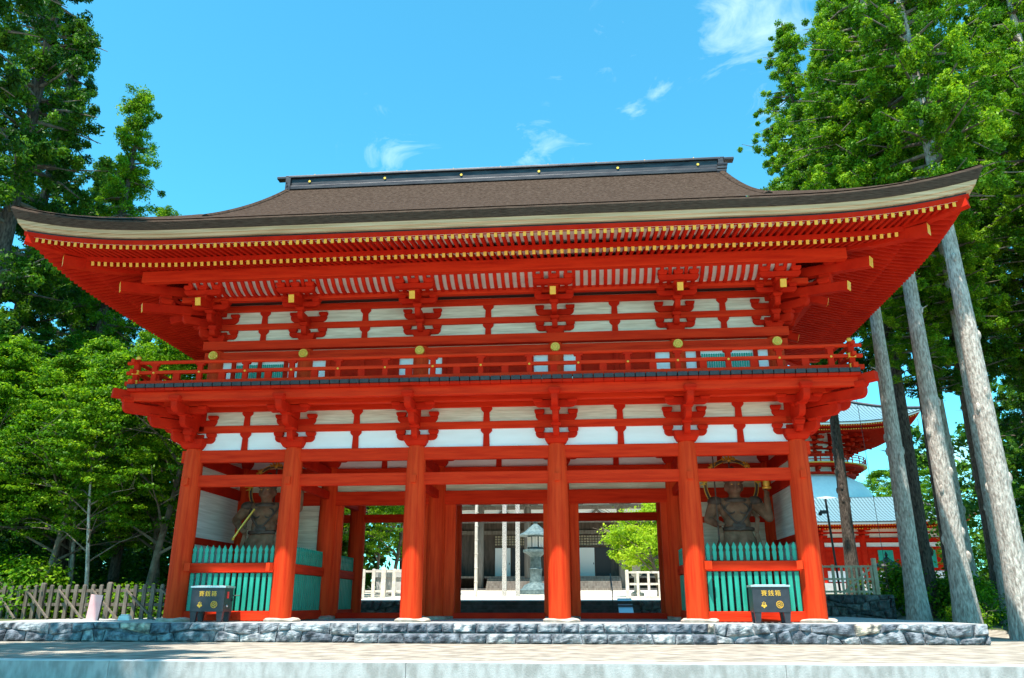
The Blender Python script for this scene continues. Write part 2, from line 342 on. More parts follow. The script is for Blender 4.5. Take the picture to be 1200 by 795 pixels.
# columns
c = MB(); prof = [(.30, 0), (.31, .05), (.31, 2.6), (.295, 4), (.265, 4.85), (.20, 5.0)]; c.lathe(prof, 28)
colme = c.build('column', M['redcol'], smooth=True); bpy.data.objects.remove(colme); colme = bpy.data.meshes['column']
st = MB(); rs = random.Random(2)
pr = []
st.lathe([(.50, 0), (.52, .05), (.46, .09), (.34, .10)], 14)
st.v = [(x*(1+.12*math.sin(5*x+3*y)), y*(1+.1*math.sin(4*x)), z+(.02*math.sin(9*x+4*y) if z > .04 else 0)) for x, y, z in st.v]
so_ = st.build('foundation_stone', M['stonecap'], smooth=True); stme = so_.data; bpy.data.objects.remove(so_)
pg = MB(); pg.box(-.075, .075, -.40, -.27, -.11, .11); po_ = pg.build('peg_cap', M['redcol'], bevel=.012); pgme = po_.data; bpy.data.objects.remove(po_)
for yi, y in enumerate(YR):
    for xi, x in enumerate(CX):
        cl_ = link('column', colme, gate, (x, y, .05)); cl_.rotation_euler.z = rng.random()*6
        s_ = link('foundation_stone', stme, cl_, (0, 0, -.055)); s_.rotation_euler.z = rng.random()
        if yi == 0:
            cl_.rotation_euler.z = 0
            p_ = link('peg_cap', pgme, cl_, (0, 0, 3.96-.05))
            if xi in (0, 1, 4, 5): link('peg_cap', pgme, cl_, (.18 if xi in (0, 4) else -.18 if xi == 1 else -.18, 0, 1.44)).rotation_euler.z = R_(28 if xi in (0, 4) else -28)
def panel_curve(x0, x1, z0, z1, cut0, cut1, r=.16):
    return None
def wallrow(yw, xs_, z_off, tie=True, name='', side=False):
    """nuki beams, white panels and struts between columns along x at depth yw"""
    b = MB(); b.box(xs_[0]-.35, xs_[-1]+.35, yw-.11, yw+.11, 4.56, 4.93); b.build('head_tie_beam', M['redbeam'], gate, bevel=.012)
    for a, c_ in zip(xs_[:-1], xs_[1:]):
        if tie:
            b = MB(); b.box(a+.2, c_-.2, yw-.10, yw+.10, tie[0], tie[1]); b.build('tie_beam', M['redbeam'], gate, bevel=.012)
    b = MB(); b.box(xs_[0]-.6, xs_[-1]+.6, yw-.09, yw+.09, 5.47, 5.69); b.build('wall_plate', M['redbeam'], gate, bevel=.01)
    b = MB(); b.box(xs_[0]-.8, xs_[-1]+.8, yw-.09, yw+.09, 6.13, 6.35); b.build('wall_plate', M['redbeam'], gate, bevel=.01)
    for a, c_ in zip(xs_[:-1], xs_[1:]):
        b = MB(); b.box(a, c_, yw-.02, yw+.02, 5.58, 6.13); b.build('wall_panel', M['plank'], gate)
        b = MB(); b.box(a, c_, yw-.02, yw+.02, 4.93, 5.58); b.build('wall_panel', M['white'], gate)
        m_ = (a+c_)/2
        strut(m_, yw, 4.93, 5.47); strut(m_, yw, 5.69, 6.13)
def strut(x, y, z0, z1, rz=0):
    s = MB(); h = z1-z0
    s.prism([(-.10, 0), (.10, 0), (.085, h-.16), (.12, h-.13), (.17, h-.07), (.17, h+.0), (-.17, h+.0), (-.17, h-.07), (-.12, h-.13), (-.085, h-.16)], 'y', -.07, .07)
    o = s.build('strut', M['red'], gate, bevel=.008); o.location = (x, y, z0); o.rotation_euler.z = rz
wallrow(0, CX, 0, (3.83, 4.18)); wallrow(3.75, CX, 0, None); wallrow(7.5, CX, 0, (3.45, 3.75))
# bracket arms -------------------------------------------------------
def arm(mb, L, z, h, w, cx=0, cy=0, along='x', M_=None, nose=False):
    """boat shaped arm, length L both ways"""
    r = min(.16, h*.85)
    a = [(-L, z+h), (-L, z+r)]+[(-L+r*(1-math.cos(t)), z+r*(1-math.sin(t))) for t in [i*math.pi/10 for i in range(1, 6)]]
    prof = a+[(-p[0], p[1]) for p in reversed(a)]
    if along == 'x': mb.prism([(p[0]+cx, p[1]) for p in prof], 'y', cy-w/2, cy+w/2, M_)
    else: mb.prism([(p[0]+cy, p[1]) for p in prof], 'x', cx-w/2, cx+w/2, M_)
def outarm(mb, L, z, h, w, M_=None):
    """arm running from 0 to y=-L with rounded lower nose"""
    r = h*.7
    prof = [(.25, z), (.25, z+h), (-L, z+h), (-L, z+r)]+[(-L+r*.9*(1-math.cos(t)), z+r*(1-math.sin(t))) for t in [i*math.pi/10 for i in range(1, 6)]]
    mb.prism(prof, 'x', -w/2, w/2, M_)
def masu(mb, cx, cy, z, s=.15, h=.13, M_=None):
    mb.box(cx-s*.72, cx+s*.72, cy-s*.72, cy+s*.72, z, z+h*.45, M_, 1.38, 1.38)
    mb.box(cx-s, cx+s, cy-s, cy+s, z+h*.45, z+h, M_)
def cluster_lower(dirs, lateral=True, project=True, front=True):
    """local origin at column top, z=0 is 4.99"""
    mb = MB()
    mb.box(-.27, .27, -.27, .27, -.02, .12, None, 1.3, 1.3); mb.box(-.35, .35, -.35, .35, .12, .27)
    for rz in ((0,) if front else (0, 90)):
        Mz = Matrix.Rotation(R_(rz), 4, 'Z')
        arm(mb, .62, .16, .17, .19, M_=Mz); [masu(mb, s*.5, 0, .33, .15, .14, Mz) for s in (-1, 1)]
        arm(mb, .62, .69, .19, .19, M_=Mz); [masu(mb, s*.5, 0, .88, .15, .14, Mz) for s in (-1, 1)]
    if project:
        for d in dirs:
            diag = abs(d % 90) > 1; k = 1.36 if diag else 1; w = .2 if diag else .18
            Mz = Matrix.Rotation(R_(d), 4, 'Z')
            outarm(mb, .56*k, .16, .28, w, Mz); masu(mb, 0, -.48*k, .44, .15, .09, Mz)
            outarm(mb, 1.06*k, .52, .30, w, Mz); masu(mb, 0, -.96*k, .81, .15, .07, Mz)
            outarm(mb, 1.66*k, .84, .30, w*1.05, Mz); masu(mb, 0, -1.56*k, 1.13, .17, .17, Mz)
            if not diag:
                arm(mb, .62, .93, .20, .18, 0, -.80, 'x', Mz); [masu(mb, s*.5, -.80, 1.06, .14, .09, Mz) for s in (-1, 1)]
    return mb
def cl_mesh(mb, name='bracket_cluster', mats=None):
    o = mb.build(name, mats or M['red'], bevel=.012); me = o.data; bpy.data.objects.remove(o); return me
def place(me, x, y, z, rz=0):
    o = link('bracket_cluster', me, gate, (x, y, z)); o.rotation_euler.z = R_(rz)
    b = o.modifiers.new('bevel', 'BEVEL'); b.width = .012; b.segments = 1; b.limit_method = 'ANGLE'; b.angle_limit = R_(40); return o
mid = cl_mesh(cluster_lower([0])); corner_r = cl_mesh(cluster_lower([0, 90, 45], front=False)); inner = cl_mesh(cluster_lower([], project=False))
for x in CX[1:-1]: place(mid, x, 0, 4.99); place(mid, x, 7.5, 4.99, 180); place(inner, x, 3.75, 4.99)
place(corner_r, CX[-1], 0, 4.99); place(corner_r, CX[0], 0, 4.99, -90); place(corner_r, CX[-1], 7.5, 4.99, 90); place(corner_r, CX[0], 7.5, 4.99, 180)
place(mid, CX[-1], 3.75, 4.99, 90); place(mid, CX[0], 3.75, 4.99, -90)
# perimeter beams of the lower tier
def ring_beam(name, ox, oy, z0, z1, w, m=None, xw=9.02, y0=0, y1=7.5):
    for s in (-1, 1):
        b = MB(); yy = (y0-oy) if s < 0 else (y1+oy); b.box(-xw-ox-w/2, xw+ox+w/2, yy-w/2, yy+w/2, z0, z1); b.build(name, m or M['redbeam'], gate, bevel=.01)
        b = MB(); xx = s*(xw+ox); b.box(xx-w/2+.003, xx+w/2-.003, y0-oy+w/2+.002, y1+oy-w/2-.002, z0+.002, z1-.002); b.build(name, m or M['red'], gate, bevel=.01)
ring_beam('purlin', .8, .8, 6.14, 6.32, .2); ring_beam('balcony_edge_beam', 1.45, 1.45, 6.17, 6.43, .2)
# lower side walls
for s in (-1, 1):
    x = s*9.02
    for z0, z1, w in ((4.56, 4.93, .2), (3.83, 4.18, .19), (5.47, 5.69, .18), (6.13, 6.35, .18), (.12, .38, .18), (2.2, 2.4, .17)):
        for ya, yb in ((.2, 3.55), (3.95, 7.3)):
            b = MB(); b.box(x-w/2, x+w/2, ya, yb, z0, z1); b.build('side_tie_beam', M['red'], gate, bevel=.01)
    for ya, yb in ((.05, 3.7), (3.8, 7.45)):
        b = MB(); b.box(x-.03, x+.03, ya, yb, .1, 6.2); b.build('side_wall', M['plankside'], gate)
# cross beams between rows at inner columns
for x in CX[1:-1]:
    for ya, yb in ((.25, 3.5), (4.0, 7.25)):
        for z0, z1 in ((3.86, 4.12), (4.58, 4.9)):
            b = MB(); b.box(x-.09, x+.09, ya, yb, z0, z1); b.build('cross_beam', M['red'], gate, bevel=.01)
b = MB(); b.box(-9.3, 9.3, -.2, 7.7, 6.36, 6.41); b.build('ceiling', M['red'], gate)
# middle wall: lintel, jambs, white strips, thresholds
for i, (a, c_) in enumerate(zip(CX[:-1], CX[1:])):
    y = 3.75
    b = MB(); b.box(a+.2, c_-.2, y-.12, y+.12, 3.67, 4.13); b.build('lintel', M['redbeam'], gate, bevel=.012)
    b = MB(); b.box(a+.2, c_-.2, y-.02, y+.02, 4.13, 4.56); b.build('wall_panel', M['plank'], gate)
    if i in (0, 4):
        b = MB(); b.box(a+.2, c_-.2, y-.03, y+.03, .1, 3.67); b.build('back_wall', M['plank'], gate)
        b = MB(); b.box(a+.25, c_-.25, y-.06, y+.06, 2.3, 2.48) if i == 0 else b.box(a+.25, c_-.25, y-.06, y+.06, 3.0, 3.2)
        if i == 4: b.build('tie_beam', M['redbeam'], gate)
    else:
        o1, o2 = (-5.34, -2.62) if i == 1 else (-1.44, 1.5) if i == 2 else (2.68, 5.38)
        for u, v in ((a+.2, o1), (o2, c_-.2)):
            mdl = (u+v)/2
            b = MB(); b.box(u, v, y-.07, y+.07, .1, 3.67); o_ = b.build('door_jamb', M['redcol'], gate, bevel=.01)
        b = MB(); b.box(o1-.02, o2+.02, y-.14, y+.14, .02, .19); b.build('threshold', M['red'], gate, bevel=.01)
    b = MB(); b.box(a+.25, c_-.25, 7.5-.1, 7.5+.1, .02, .16)
    if i not in (0, 4): pass
    b.build('threshold', M['red'], gate)
# picket screens
def picket_screen(length, name='picket_screen', off=0.0):
    n = int(round((length-.12)/.186)); st_ = (length-.1)/n; mb = MB()
    for i in range(n):
        x = .05+st_*(i+.5); w = .058
        mb.prism([(x-w, .28), (x+w, .28), (x+w, 1.33), (x+w*.5, 1.33), (x-w*.5, 1.33), (x-w, 1.33)], 'y', -.03, .03)
        a = [(-w*.75, 1.62), (w*.75, 1.62), (w*1.05, 1.85), (w*.72, 1.90), (w*1.15, 1.99), (0, 2.13), (-w*1.15, 1.99), (-w*.72, 1.90), (-w*1.05, 1.85)]
        mb.prism([(x+p, q) for p, q in a], 'y', -.03, .03)
    o = mb.build(name, M['teal'], gate, bevel=.014)
    r1 = MB(); r1.box(0, length, -.085, .085, 1.34, 1.61); r1.build('picket_rail', M['redbeam'], o, bevel=.012)
    r1 = MB(); r1.box(0, length, -.085, .085, .02, .28); r1.build('picket_rail', M['redbeam'], o, bevel=.012)
    return o
for a, c_ in ((0, 1), (4, 5)):
    o = picket_screen(CX[c_]-CX[a]-.5); o.location = (CX[a]+.25, 0, 0)
for x in (CX[1], CX[4]):
    for y0 in (.25, 4.0):
        o = picket_screen(3.25); o.location = (x, y0, 0); o.rotation_euler.z = R_(90)
for a, c_ in ((0, 1), (4, 5)):
    o = picket_screen(CX[c_]-CX[a]-.5); o.location = (CX[a]+.25, 7.5, 0)
# balcony -------------------------------------------------------------
BX, BY0, BY1 = 10.45, -1.62, 9.12
bal = MB(); bal.box(-BX+.1, BX-.1, BY0+.15, BY1-.15, 6.45, 6.56); balo = bal.build('balcony_floor', M['red'], gate)
def board_row(L, n):
    a = MB(); b = MB(); w = L/n
    for i in range(n):
        x = -L/2+w*i; a.mat(0).box(x+.012, x+w-.012, -.14, .3, .085, .205); a.mat(1).box(x+.004, x+w-.004, -.10, .3, 0, .080)
    return a
for s in (0, 1):
    a = board_row(2*BX+.1, 72); o = a.build('deck_board_ends', [M['boardend'], M['red']], balo, bevel=.01); o.location = (0, (BY0, BY1)[s], 6.43); o.rotation_euler.z = math.pi*s
    a = board_row(BY1-BY0-.3, 36); o = a.build('deck_board_ends', [M['boardend'], M['red']], balo, bevel=.01); o.location = ((BX, -BX)[s], (BY0+BY1)/2, 6.428); o.rotation_euler.z = R_((90, -90)[s])
# corner cantilevers
for sx in (-1, 1):
    for (y0, sy) in ((0, -1), (7.5, 1)):
        b = MB(); b.bar((sx*9.6, y0+sy*.6, 6.30), (sx*10.88, y0+sy*1.78, 6.38), .24, .26); b.build('corner_beam', M['red'], gate, bevel=.015)
def railing(L, posts, start, ends=.45, corners=True):
    rail = empty('railing', parent=gate); o_children.setdefault(gate.name, []).append(rail)
    for nm, z, h, d in (('bottom_rail', 6.695, .13, .13), ('middle_rail', 7.02, .10, .11)):
        b = MB(); b.box(-L/2-ends, L/2+ends, -d/2, d/2, z-h/2, z+h/2); b.build(nm, M['redbeam'], rail, bevel=.012)
        for s in ((-1, 1) if corners else ()):
            b = MB(); b.box(s*(L/2)-.10, s*(L/2)+.10, -.10, .10, z-h/2-.012, z+h/2+.012); b.build('gold_sleeve', M['goldpaint'], rail)
    b = MB(); b.tube([(-L/2-ends, 0, 7.33), (L/2+ends, 0, 7.33)], .058, 12); b.build('top_rail', M['redbeam'], rail, smooth=True)
    for s in ((-1, 1) if corners else ()):
        b = MB(); b.mat(0).box(s*L/2-.075, s*L/2+.075, -.075, .075, 6.63, 7.42); b.mat(1).ball((s*L/2, 0, 7.48), .075); b.build('corner_post', [M['red'], M['gold']], rail)
    x = -L/2+start; k = 0
    while x < L/2-.3:
        b = MB()
        if k % 2 == 0:
            b.mat(0).box(x-.075, x+.075, -.05, .05, 6.76, 7.27); b.box(x-.12, x+.12, -.055, .055, 7.22, 7.285, None, 1.15, 1); b.mat(1).ball((x, -.06, 7.0), .036, 8, 5)
            b.build('post', [M['red'], M['gold']], rail)
        else:
            b.box(x-.1, x+.1, -.05, .05, 6.76, 6.97); b.build('short_post', M['red'], rail)
        x += .7; k += 1
    return rail
r = railing(2*10.36, 0, .56, .3); r.location = (0, -1.55, 0)
r = railing(2*10.36, 0, .56, .3); r.location = (0, 9.05, 0); r.rotation_euler.z = math.pi
for s in (-1, 1): r = railing(10.6, 0, .9, .3, corners=False); r.location = (s*10.36, 3.75, .004); r.rotation_euler.z = R_(90)*s
# upper storey --------------------------------------------------------
UY0, UY1 = .2, 7.3
uc = MB(); uc.lathe([(.25, 0), (.25, 1.3), (.22, 1.6)], 22); o = uc.build('upper_column', M['redcol'], smooth=True); ume = o.data; bpy.data.objects.remove(o)
nc = MB(); RX = Matrix.Rotation(R_(90), 4, 'X')
nc.mat(0).lathe([(.145, -.03), (.145, .03), (.12, .055)], 20, RX); nc.mat(1).torus((0, -.055, 0), .085, .018, RX, 20, 6); nc.lathe([(.05, .05), (.05, .075), (.02, .085)], 12, RX)
nc.mat(0)
for i in range(8): a = i*math.pi/4; nc.box(.045*math.cos(a)-.012, .045*math.cos(a)+.012, -.09, -.05, .045*math.sin(a)-.012, .045*math.sin(a)+.012)
o = nc.build('nail_cover', [M['bell'], M['gold']]); ncme = o.data; bpy.data.objects.remove(o)
for y, row in ((UY0, UX), (UY1, UX), ((UY0+UY1)/2, (UX[0], UX[-1]))):
    for x in row:
        c_ = link('upper_column', ume, gate, (x, y, 6.56))
        if y == UY0: link('nail_cover', ncme, c_, (0, -.30, 7.97-6.56))
for y, s in ((UY0, -1), (UY1, 1)):
    for z0, z1, w, e in ((7.80, 8.11, .34, .35), (8.17, 8.46, .50, .40), (8.88, 9.08, .2, .6), (9.5, 9.72, .2, .7)):
        b = MB(); b.box(-8.77-e, 8.77+e, y-w/2, y+w/2, z0, z1); b.build('upper_tie_beam', M['redbeam'], gate, bevel=.012)
    b = MB(); b.box(-8.77, 8.77, y-.02, y+.02, 8.0, 9.85); b.build('wall_panel', M['plank'], gate)
    for i, (a, c_) in enumerate(zip(UX[:-1], UX[1:])):
        b = MB(); b.box(a+.2, c_-.2, y-.03, y+.03, 6.5, 7.8); b.build('white_wall', M['white'], gate)
        if i in (0, 4):
            b = MB()
            b.box(a+.62, c_-.62, y-.09, y+.03, 6.5, 6.75)
            n = 22
            for k in range(n): xx = a+.7+(c_-a-1.4)*(k+.5)/n; b.mat(1).box(xx-.022, xx+.022, y-.07, y-.02, 6.75, 7.7)
            b.mat(0).box(a+.55, a+.68, y-.1, y+.03, 6.5, 7.8); b.box(c_-.68, c_-.55, y-.1, y+.03, 6.5, 7.8); b.box((a+c_)/2-.06, (a+c_)/2+.06, y-.1, y+.03, 6.5, 7.8)
            b.build('green_lattice_window', [M['red'], M['teal']], gate)
        else:
            b = MB(); b.box(a+.75, c_-.75, y-.07, y+.03, 6.5, 7.8); m_ = (a+c_)/2
            for xx in (a+.75, m_, c_-.75): b.box(xx-.07, xx+.07, y-.11, y-.04, 6.5, 7.8)
            b.box(a+.75, c_-.75, y-.10, y-.05, 7.1, 7.2)
            b.build('plank_door', M['red'], gate, bevel=.008)
        m_ = (a+c_)/2
        for z0, z1 in ((8.46, 8.88), (9.08, 9.5)): strut(m_, y, z0, z1)
for s in (-1, 1):
    x = s*8.77
    b = MB(); b.box(x-.03, x+.03, UY0, UY1, 6.5, 9.8); b.build('side_wall', M['plankside'], gate)
    for z0, z1, w in ((7.80, 8.11, .30), (8.17, 8.46, .44), (8.88, 9.08, .19), (9.5, 9.72, .19)):
        b = MB(); b.box(x-w/2, x+w/2, UY0+.26, UY1-.26, z0+.002, z1-.002); b.build('side_tie_beam', M['red'], gate, bevel=.01)
def cluster_upper(dirs, corner=False):
    """z=0 is 8.46; material 1 = yellow end grain"""
    mb = MB()
    mb.box(-.22, .22, -.22, .22, 0, .10, None, 1.3, 1.3); mb.box(-.29, .29, -.29, .29, .10, .20)
    for rz in ((0, 90) if corner else (0,)):
        Mz = Matrix.Rotation(R_(rz), 4, 'Z')
        arm(mb, .60, .12, .17, .18, M_=Mz); [masu(mb, s*.48, 0, .29, .14, .13, Mz) for s in (-1, 1)]
        arm(mb, .60, .64, .19, .18, M_=Mz); [masu(mb, s*.48, 0, .83, .14, .13, Mz) for s in (-1, 1)]
    for d in dirs:
        diag = abs(d % 90) > 1; k = 1.30 if diag else 1; w = .2 if diag else .17
        Mz = Matrix.Rotation(R_(d), 4, 'Z')
        outarm(mb, .50*k, .12, .25, w, Mz); masu(mb, 0, -.42*k, .37, .14, .10, Mz)
        outarm(mb, .92*k, .48, .25, w, Mz); masu(mb, 0, -.84*k, .73, .14, .10, Mz)
        if not diag:
            arm(mb, .60, .86, .16, .16, 0, -.84, 'x', Mz); [masu(mb, s*.48, -.84, 1.02, .13, .12, Mz) for s in (-1, 0, 1)]
            # tail rafter with yellow end
            def T(p): return Mz @ Vector(p)
            mb.bar(T((0, -.1, 1.22)), T((0, -1.72, .82)), .19, .25, (0, 0, 1), 1)
            masu(mb, 0, -1.36, .98, .16, .12, Mz)
            arm(mb, .60, 1.12, .17, .17, 0, -1.42, 'x', Mz); [masu(mb, s*.46, -1.42, 1.29, .145, .14, Mz) for s in (-1, 0, 1)]
            outarm(mb, 1.2, 1.12, .2, .16, Mz)
        else:
            def T(p): return Mz @ Vector(p)
            mb.bar(T((0, .2, 1.05)), T((0, -2.42, .76)), .24, .27, (0, 0, 1), 1)
            mb.bar(T((0, .2, 1.62)), T((0, -3.12, 1.30)), .27, .30, (0, 0, 1), 1)
            masu(mb, 0, -1.75, .98, .18, .16, Mz); masu(mb, 0, -2.0, 1.52, .2, .2, Mz)
            mb.box(-.09, .09, -1.95, -1.6, .9, 1.3, Mz)
    return mb
um = cl_mesh(cluster_upper([0]), mats=[M['red'], M['goldpaint']]); uco = cl_mesh(cluster_upper([0, 90, 52], True), mats=[M['red'], M['goldpaint']])
uco2 = cl_mesh(cluster_upper([0, 90, 38], True), mats=[M['red'], M['goldpaint']])
for x in UX[1:-1]: place(um, x, UY0, 8.46); place(um, x, UY1, 8.46, 180)
place(uco, UX[-1], UY0, 8.46); place(uco2, UX[0], UY0, 8.46, -90); place(uco2, UX[-1], UY1, 8.46, 90); place(uco, UX[0], UY1, 8.46, 180)
for s in (-1, 1): place(um, s*8.77, 3.75, 8.46, 90*s)
ring_beam('upper_purlin', .84, .84, 9.56, 9.74, .2, None, 8.77, UY0, UY1)
ring_beam('eave_purlin', 1.72, 1.72, 9.93, 10.28, .24, None, 8.77, UY0, UY1)
# ribbed cove: white boards behind red ribs, from inner purlin up to the eave purlin
def cove(L, parentname='ribbed_cove'):
    mb = MB(); n = int(L/.235)
    mb.mat(1).add([(-L/2, .0, 0), (L/2, 0, 0), (L/2, -.74, .30), (-L/2, -.74, .30)], [(0, 1, 2, 3)])
    mb.mat(0)
    for i in range(n+1):
        x = -L/2+L*i/n
        pts = [(0, -.03), (-.25, -.02), (-.5, .08), (-.74, .25)]
        for (y0, z0), (y1, z1) in zip(pts[:-1], pts[1:]): mb.bar((x, y0, z0), (x, y1, z1), .105, .07)
    return mb
for L, x, y, rz in ((18.3, 0, UY0-.92, 0), (18.3, 0, UY1+.92, 180), (8.2, 8.77+.92, 3.75, 90), (8.2, -8.77-.92, 3.75, -90)):
    o = cove(L).build('ribbed_cove', [M['red'], M['soffit']], gate); o.location = (x, y, 9.71); o.rotation_euler.z = R_(rz)
b = MB(); b.box(-9.6, 9.6, UY0-.85, UY1+.85, 9.755, 9.79); b.build('ceiling', M['dark'], gate)
# ---------------------------------------------------------------- roof geometry
EX, EY = 13.35, 3.8            # eave half length, overhang in front of the upper wall
def oc(x, y):
    ox = (abs(x)-8.77)/(EX-8.77); oy = (abs(y-3.75)-3.55)/EY
    return ox, oy
def lift(x, y):
    ox, oy = oc(x, y); mx, mn = max(ox, oy), min(ox, oy)
    return .50*(max(0, (mn+.16)/1.16))**2.5*max(0, min(1.1, mx))
def jz(o): return 10.29+(.46-o)*EY*.29      # underside of base rafters
def hz_(o): return 10.15+(.95-o)*EY*.16      # underside of flying rafters
def base_rafter(x=None, y=None, side=0, w=.105, h=.13):
    pass
RW, RH = .088, .125
def rafter_pts(front, t, o0, o1, zf, n=3):
    pts = []
    for i in range(n+1):
        o = o0+(o1-o0)*i/n
        if front: x, y = t, 3.75-3.55-EY*o
        else: x, y = 8.77+(EX-8.77)*o, t
        pts.append(Vector((x, y, zf(o)+lift(x, y)+RH/2)))
    return pts
def add_rafter(mb, pts, end=True):
    for i in range(len(pts)-1): mb.bar(pts[i], pts[i+1], RW, RH, (0, 0, 1), 1 if (end and i == len(pts)-2) else None)
flying = []; rest = MB()
NF = 128; sp = 2*(EX-.45)/NF
for i in range(NF+1):
    x = -(EX-.45)+sp*i; ox = (abs(x)-8.77)/(EX-8.77)
    o0 = max(.60, ox+.02)
    if o0 < .93: flying.append((x, rafter_pts(True, x, o0, .965, hz_)))
    o0 = max(-.02, ox+.02)
    if o0 < .68: add_rafter(rest, rafter_pts(True, x, o0, .72, jz))
flying.sort(key=lambda t: abs(t[0]))
for x, pts in flying[:96]:
    mb = MB(); mid_ = pts[0].copy(); add_rafter(mb, [p-mid_ for p in pts]); o = mb.build('flying_rafter', [M['red'], M['goldpaint']], gate); o.location = mid_
for x, pts in flying[96:]: add_rafter(rest, pts)
back = MB()
for s in (-1, 1):
    NS = 64; hs = 7.45-.42; 
    for i in range(NS+1):
        y = -hs+2*hs*i/NS; oy = (abs(y)-3.55)/EY
        for o0_, o1, zf in ((.60, .965, hz_), (-.02, .72, jz)):
            o0 = max(o0_, oy+.02)
            if o0 < o1-.03:
                pts = rafter_pts(False, 3.75+y, o0, o1, zf)
                if s < 0: pts = [Vector((-p.x, p.y, p.z)) for p in pts]
                add_rafter(rest, pts)
for i in range(NF+1):
    x = -(EX-.45)+sp*i; ox = (abs(x)-8.77)/(EX-8.77)
    for o0_, o1, zf in ((.60, .965, hz_), (-.02, .72, jz)):
        o0 = max(o0_, ox+.02)
        if o0 < o1-.03: add_rafter(rest, [Vector((p.x, 7.5-p.y, p.z)) for p in rafter_pts(True, x, o0, o1, zf, 2)])
o = rest.build('rafters', [M['red'], M['goldpaint']], gate); o['kind'] = 'stuff'
# soffit boards above the rafters, and eave strips (red), following the lift
def eave_loop(o, n=60):
    """points round the eave at out fraction o (closed, front-left -> front-right -> back)"""
    X = 8.77+(EX-8.77)*o; Y = 3.55+EY*o; P = []
    for i in range(n): t = -1+2*i/n; P.append((t*X, 3.75-Y))
    for i in range(n//2): t = -1+2*i/(n//2); P.append((X, 3.75+t*Y))
    for i in range(n): t = 1-2*i/n; P.append((t*X, 3.75+Y))
    for i in range(n//2): t = 1-2*i/(n//2); P.append((-X, 3.75+t*Y))
    return P
def loop_strip(mb, rings):
    n = len(rings[0]); vs = [p for r in rings for p in r]
    fs = [(k*n+i, k*n+(i+1) % n, (k+1)*n+(i+1) % n, (k+1)*n+i) for k in range(len(rings)-1) for i in range(n)]
    mb.add(vs, fs)
def ring(o, z, lf=1.0, extra=0): return [(x, y, z+lift(x, y)*lf+extra*max(0, (min(oc(x, y))+.1)/1.1)**3) for x, y in eave_loop(o)]
mb = MB(); loop_strip(mb, [ring(o, jz(o)+RH+.004) for o in (-.02, .2, .4, .6, .7)])
mb.mat(1); loop_strip(mb, [ring(.70, jz(.70)+RH+.004), ring(.70, hz_(.70)+RH*.1)])   # riser under flying rafters
mb.mat(0); loop_strip(mb, [ring(o, hz_(o)+RH+.004) for o in (.62, .75, .85, .97)])
mb.build('soffit', [M['soffit'], M['red']], gate)
mb = MB(); a, b_ = .70, .735                     # eave support strip resting on the base rafters
loop_strip(mb, [ring(.69, jz(.69)+RH+.0), ring(.725, jz(.725)+RH-.0), ring(.725, hz_(.725)-.002), ring(.69, hz_(.69))]); mb.build('eave_strip', M['red'], gate)
mb = MB(); z = 10.275
loop_strip(mb, [ring(.94, z), ring(.985, z-.004), ring(.985, z+.11), ring(.94, z+.11)]); mb.build('eave_strip', M['red'], gate)
mb = MB(); loop_strip(mb, [ring(.93, z+.112), ring(.975, z+.112), ring(.975, z+.175), ring(.93, z+.175)]); mb.build('shade_strip', M['black'], gate)  # black band painting in the shade of the gap below the cream fascia
# hip rafters
for sx in (-1, 1):
    for sy in (-1, 1):
        def hp(o, dz): x, y = sx*(8.77+(EX-8.77)*o), 3.75+sy*(3.55+EY*o); return Vector((x, y, dz+lift(x, y)))
        b = MB(); b.mat(0)
        P = [hp(o, jz(o)+.02) for o in (0, .2, .4, .55, .70, .80)]
        for u, v in zip(P[:-1], P[1:]): b.bar(u, v, .25, .30, (0, 0, 1), 1 if v is P[-1] else None)
        b.build('hip_rafter', [M['red'], M['goldpaint']], gate)
        b = MB(); P = [hp(o, hz_(o)+.04) for o in (.6, .7, .8, .9, .975)]
        for u, v in zip(P[:-1], P[1:]): b.bar(u, v, .25, .27)
        b.build('hip_rafter', M['red'], gate)
# fascia (cream) and bark edge
roof = empty('roof', parent=gate); o_children.setdefault(gate.name, []).append(roof)
mb = MB(); zf0 = 10.45
loop_strip(mb, [ring(.93, zf0), ring(1.0, zf0), ring(1.008, zf0+.07, 1, .01), ring(1.020, zf0+.074, 1, .01), ring(1.028, zf0+.175, 1, .02), ring(.9, zf0+.175, 1, .02)]); mb.build('cream_fascia', M['fascia'], roof)
zt = 10.627
def Rz(t):
    s = max(0, 1-t/7.62); return 10.885+5.14*(.80*s+.20*s*s)
XG = 8.35
def top(x, y):
    t = abs(y-3.75); zf = Rz(t); z = zf
    if abs(x) > XG+1e-6:
        q = max(0, (13.87-abs(x))/(13.87-XG)); z = min(zf, 10.885+1.75*(.7*q+.3*q*q))
    ox, oy = oc(x, y); mx, mn = max(ox, oy), min(ox, oy)
    return z+(.50*max(0, (mn+.16)/1.16)**2.5+.07*max(0, (mn+.1)/1.1)**3)*max(0, min(1.1, mx))
mb = MB()
n0 = len(ring(1.05, zt)); loop_strip(mb, [ring(.95, zt+.001, 1, .02), ring(1.036, zt, 1, .02), ring(1.062, zt+.20, 1, .05), ring(1.055, zt+.26, 1, .07)])
mb.build('bark_edge', M['barkedge'], roof, smooth=True)
XE = 8.77+(EX-8.77)*1.055; YE = 3.55+EY*1.055
def grid(xa, xb, nx_, full):
    mb = MB(); ny = 70; vs = []
    for j in range(ny+1):
        y = -YE+2*YE*j/ny
        for i in range(nx_+1):
            x = xa+(xb-xa)*i/nx_
            zz = top(x, 3.75+y)
            vs.append((x, 3.75+y, zz))
    mb.add(vs, [(j*(nx_+1)+i, j*(nx_+1)+i+1, (j+1)*(nx_+1)+i+1, (j+1)*(nx_+1)+i) for j in range(ny) for i in range(nx_)])
    return mb
mb = grid(-XG, XG, 60, True)
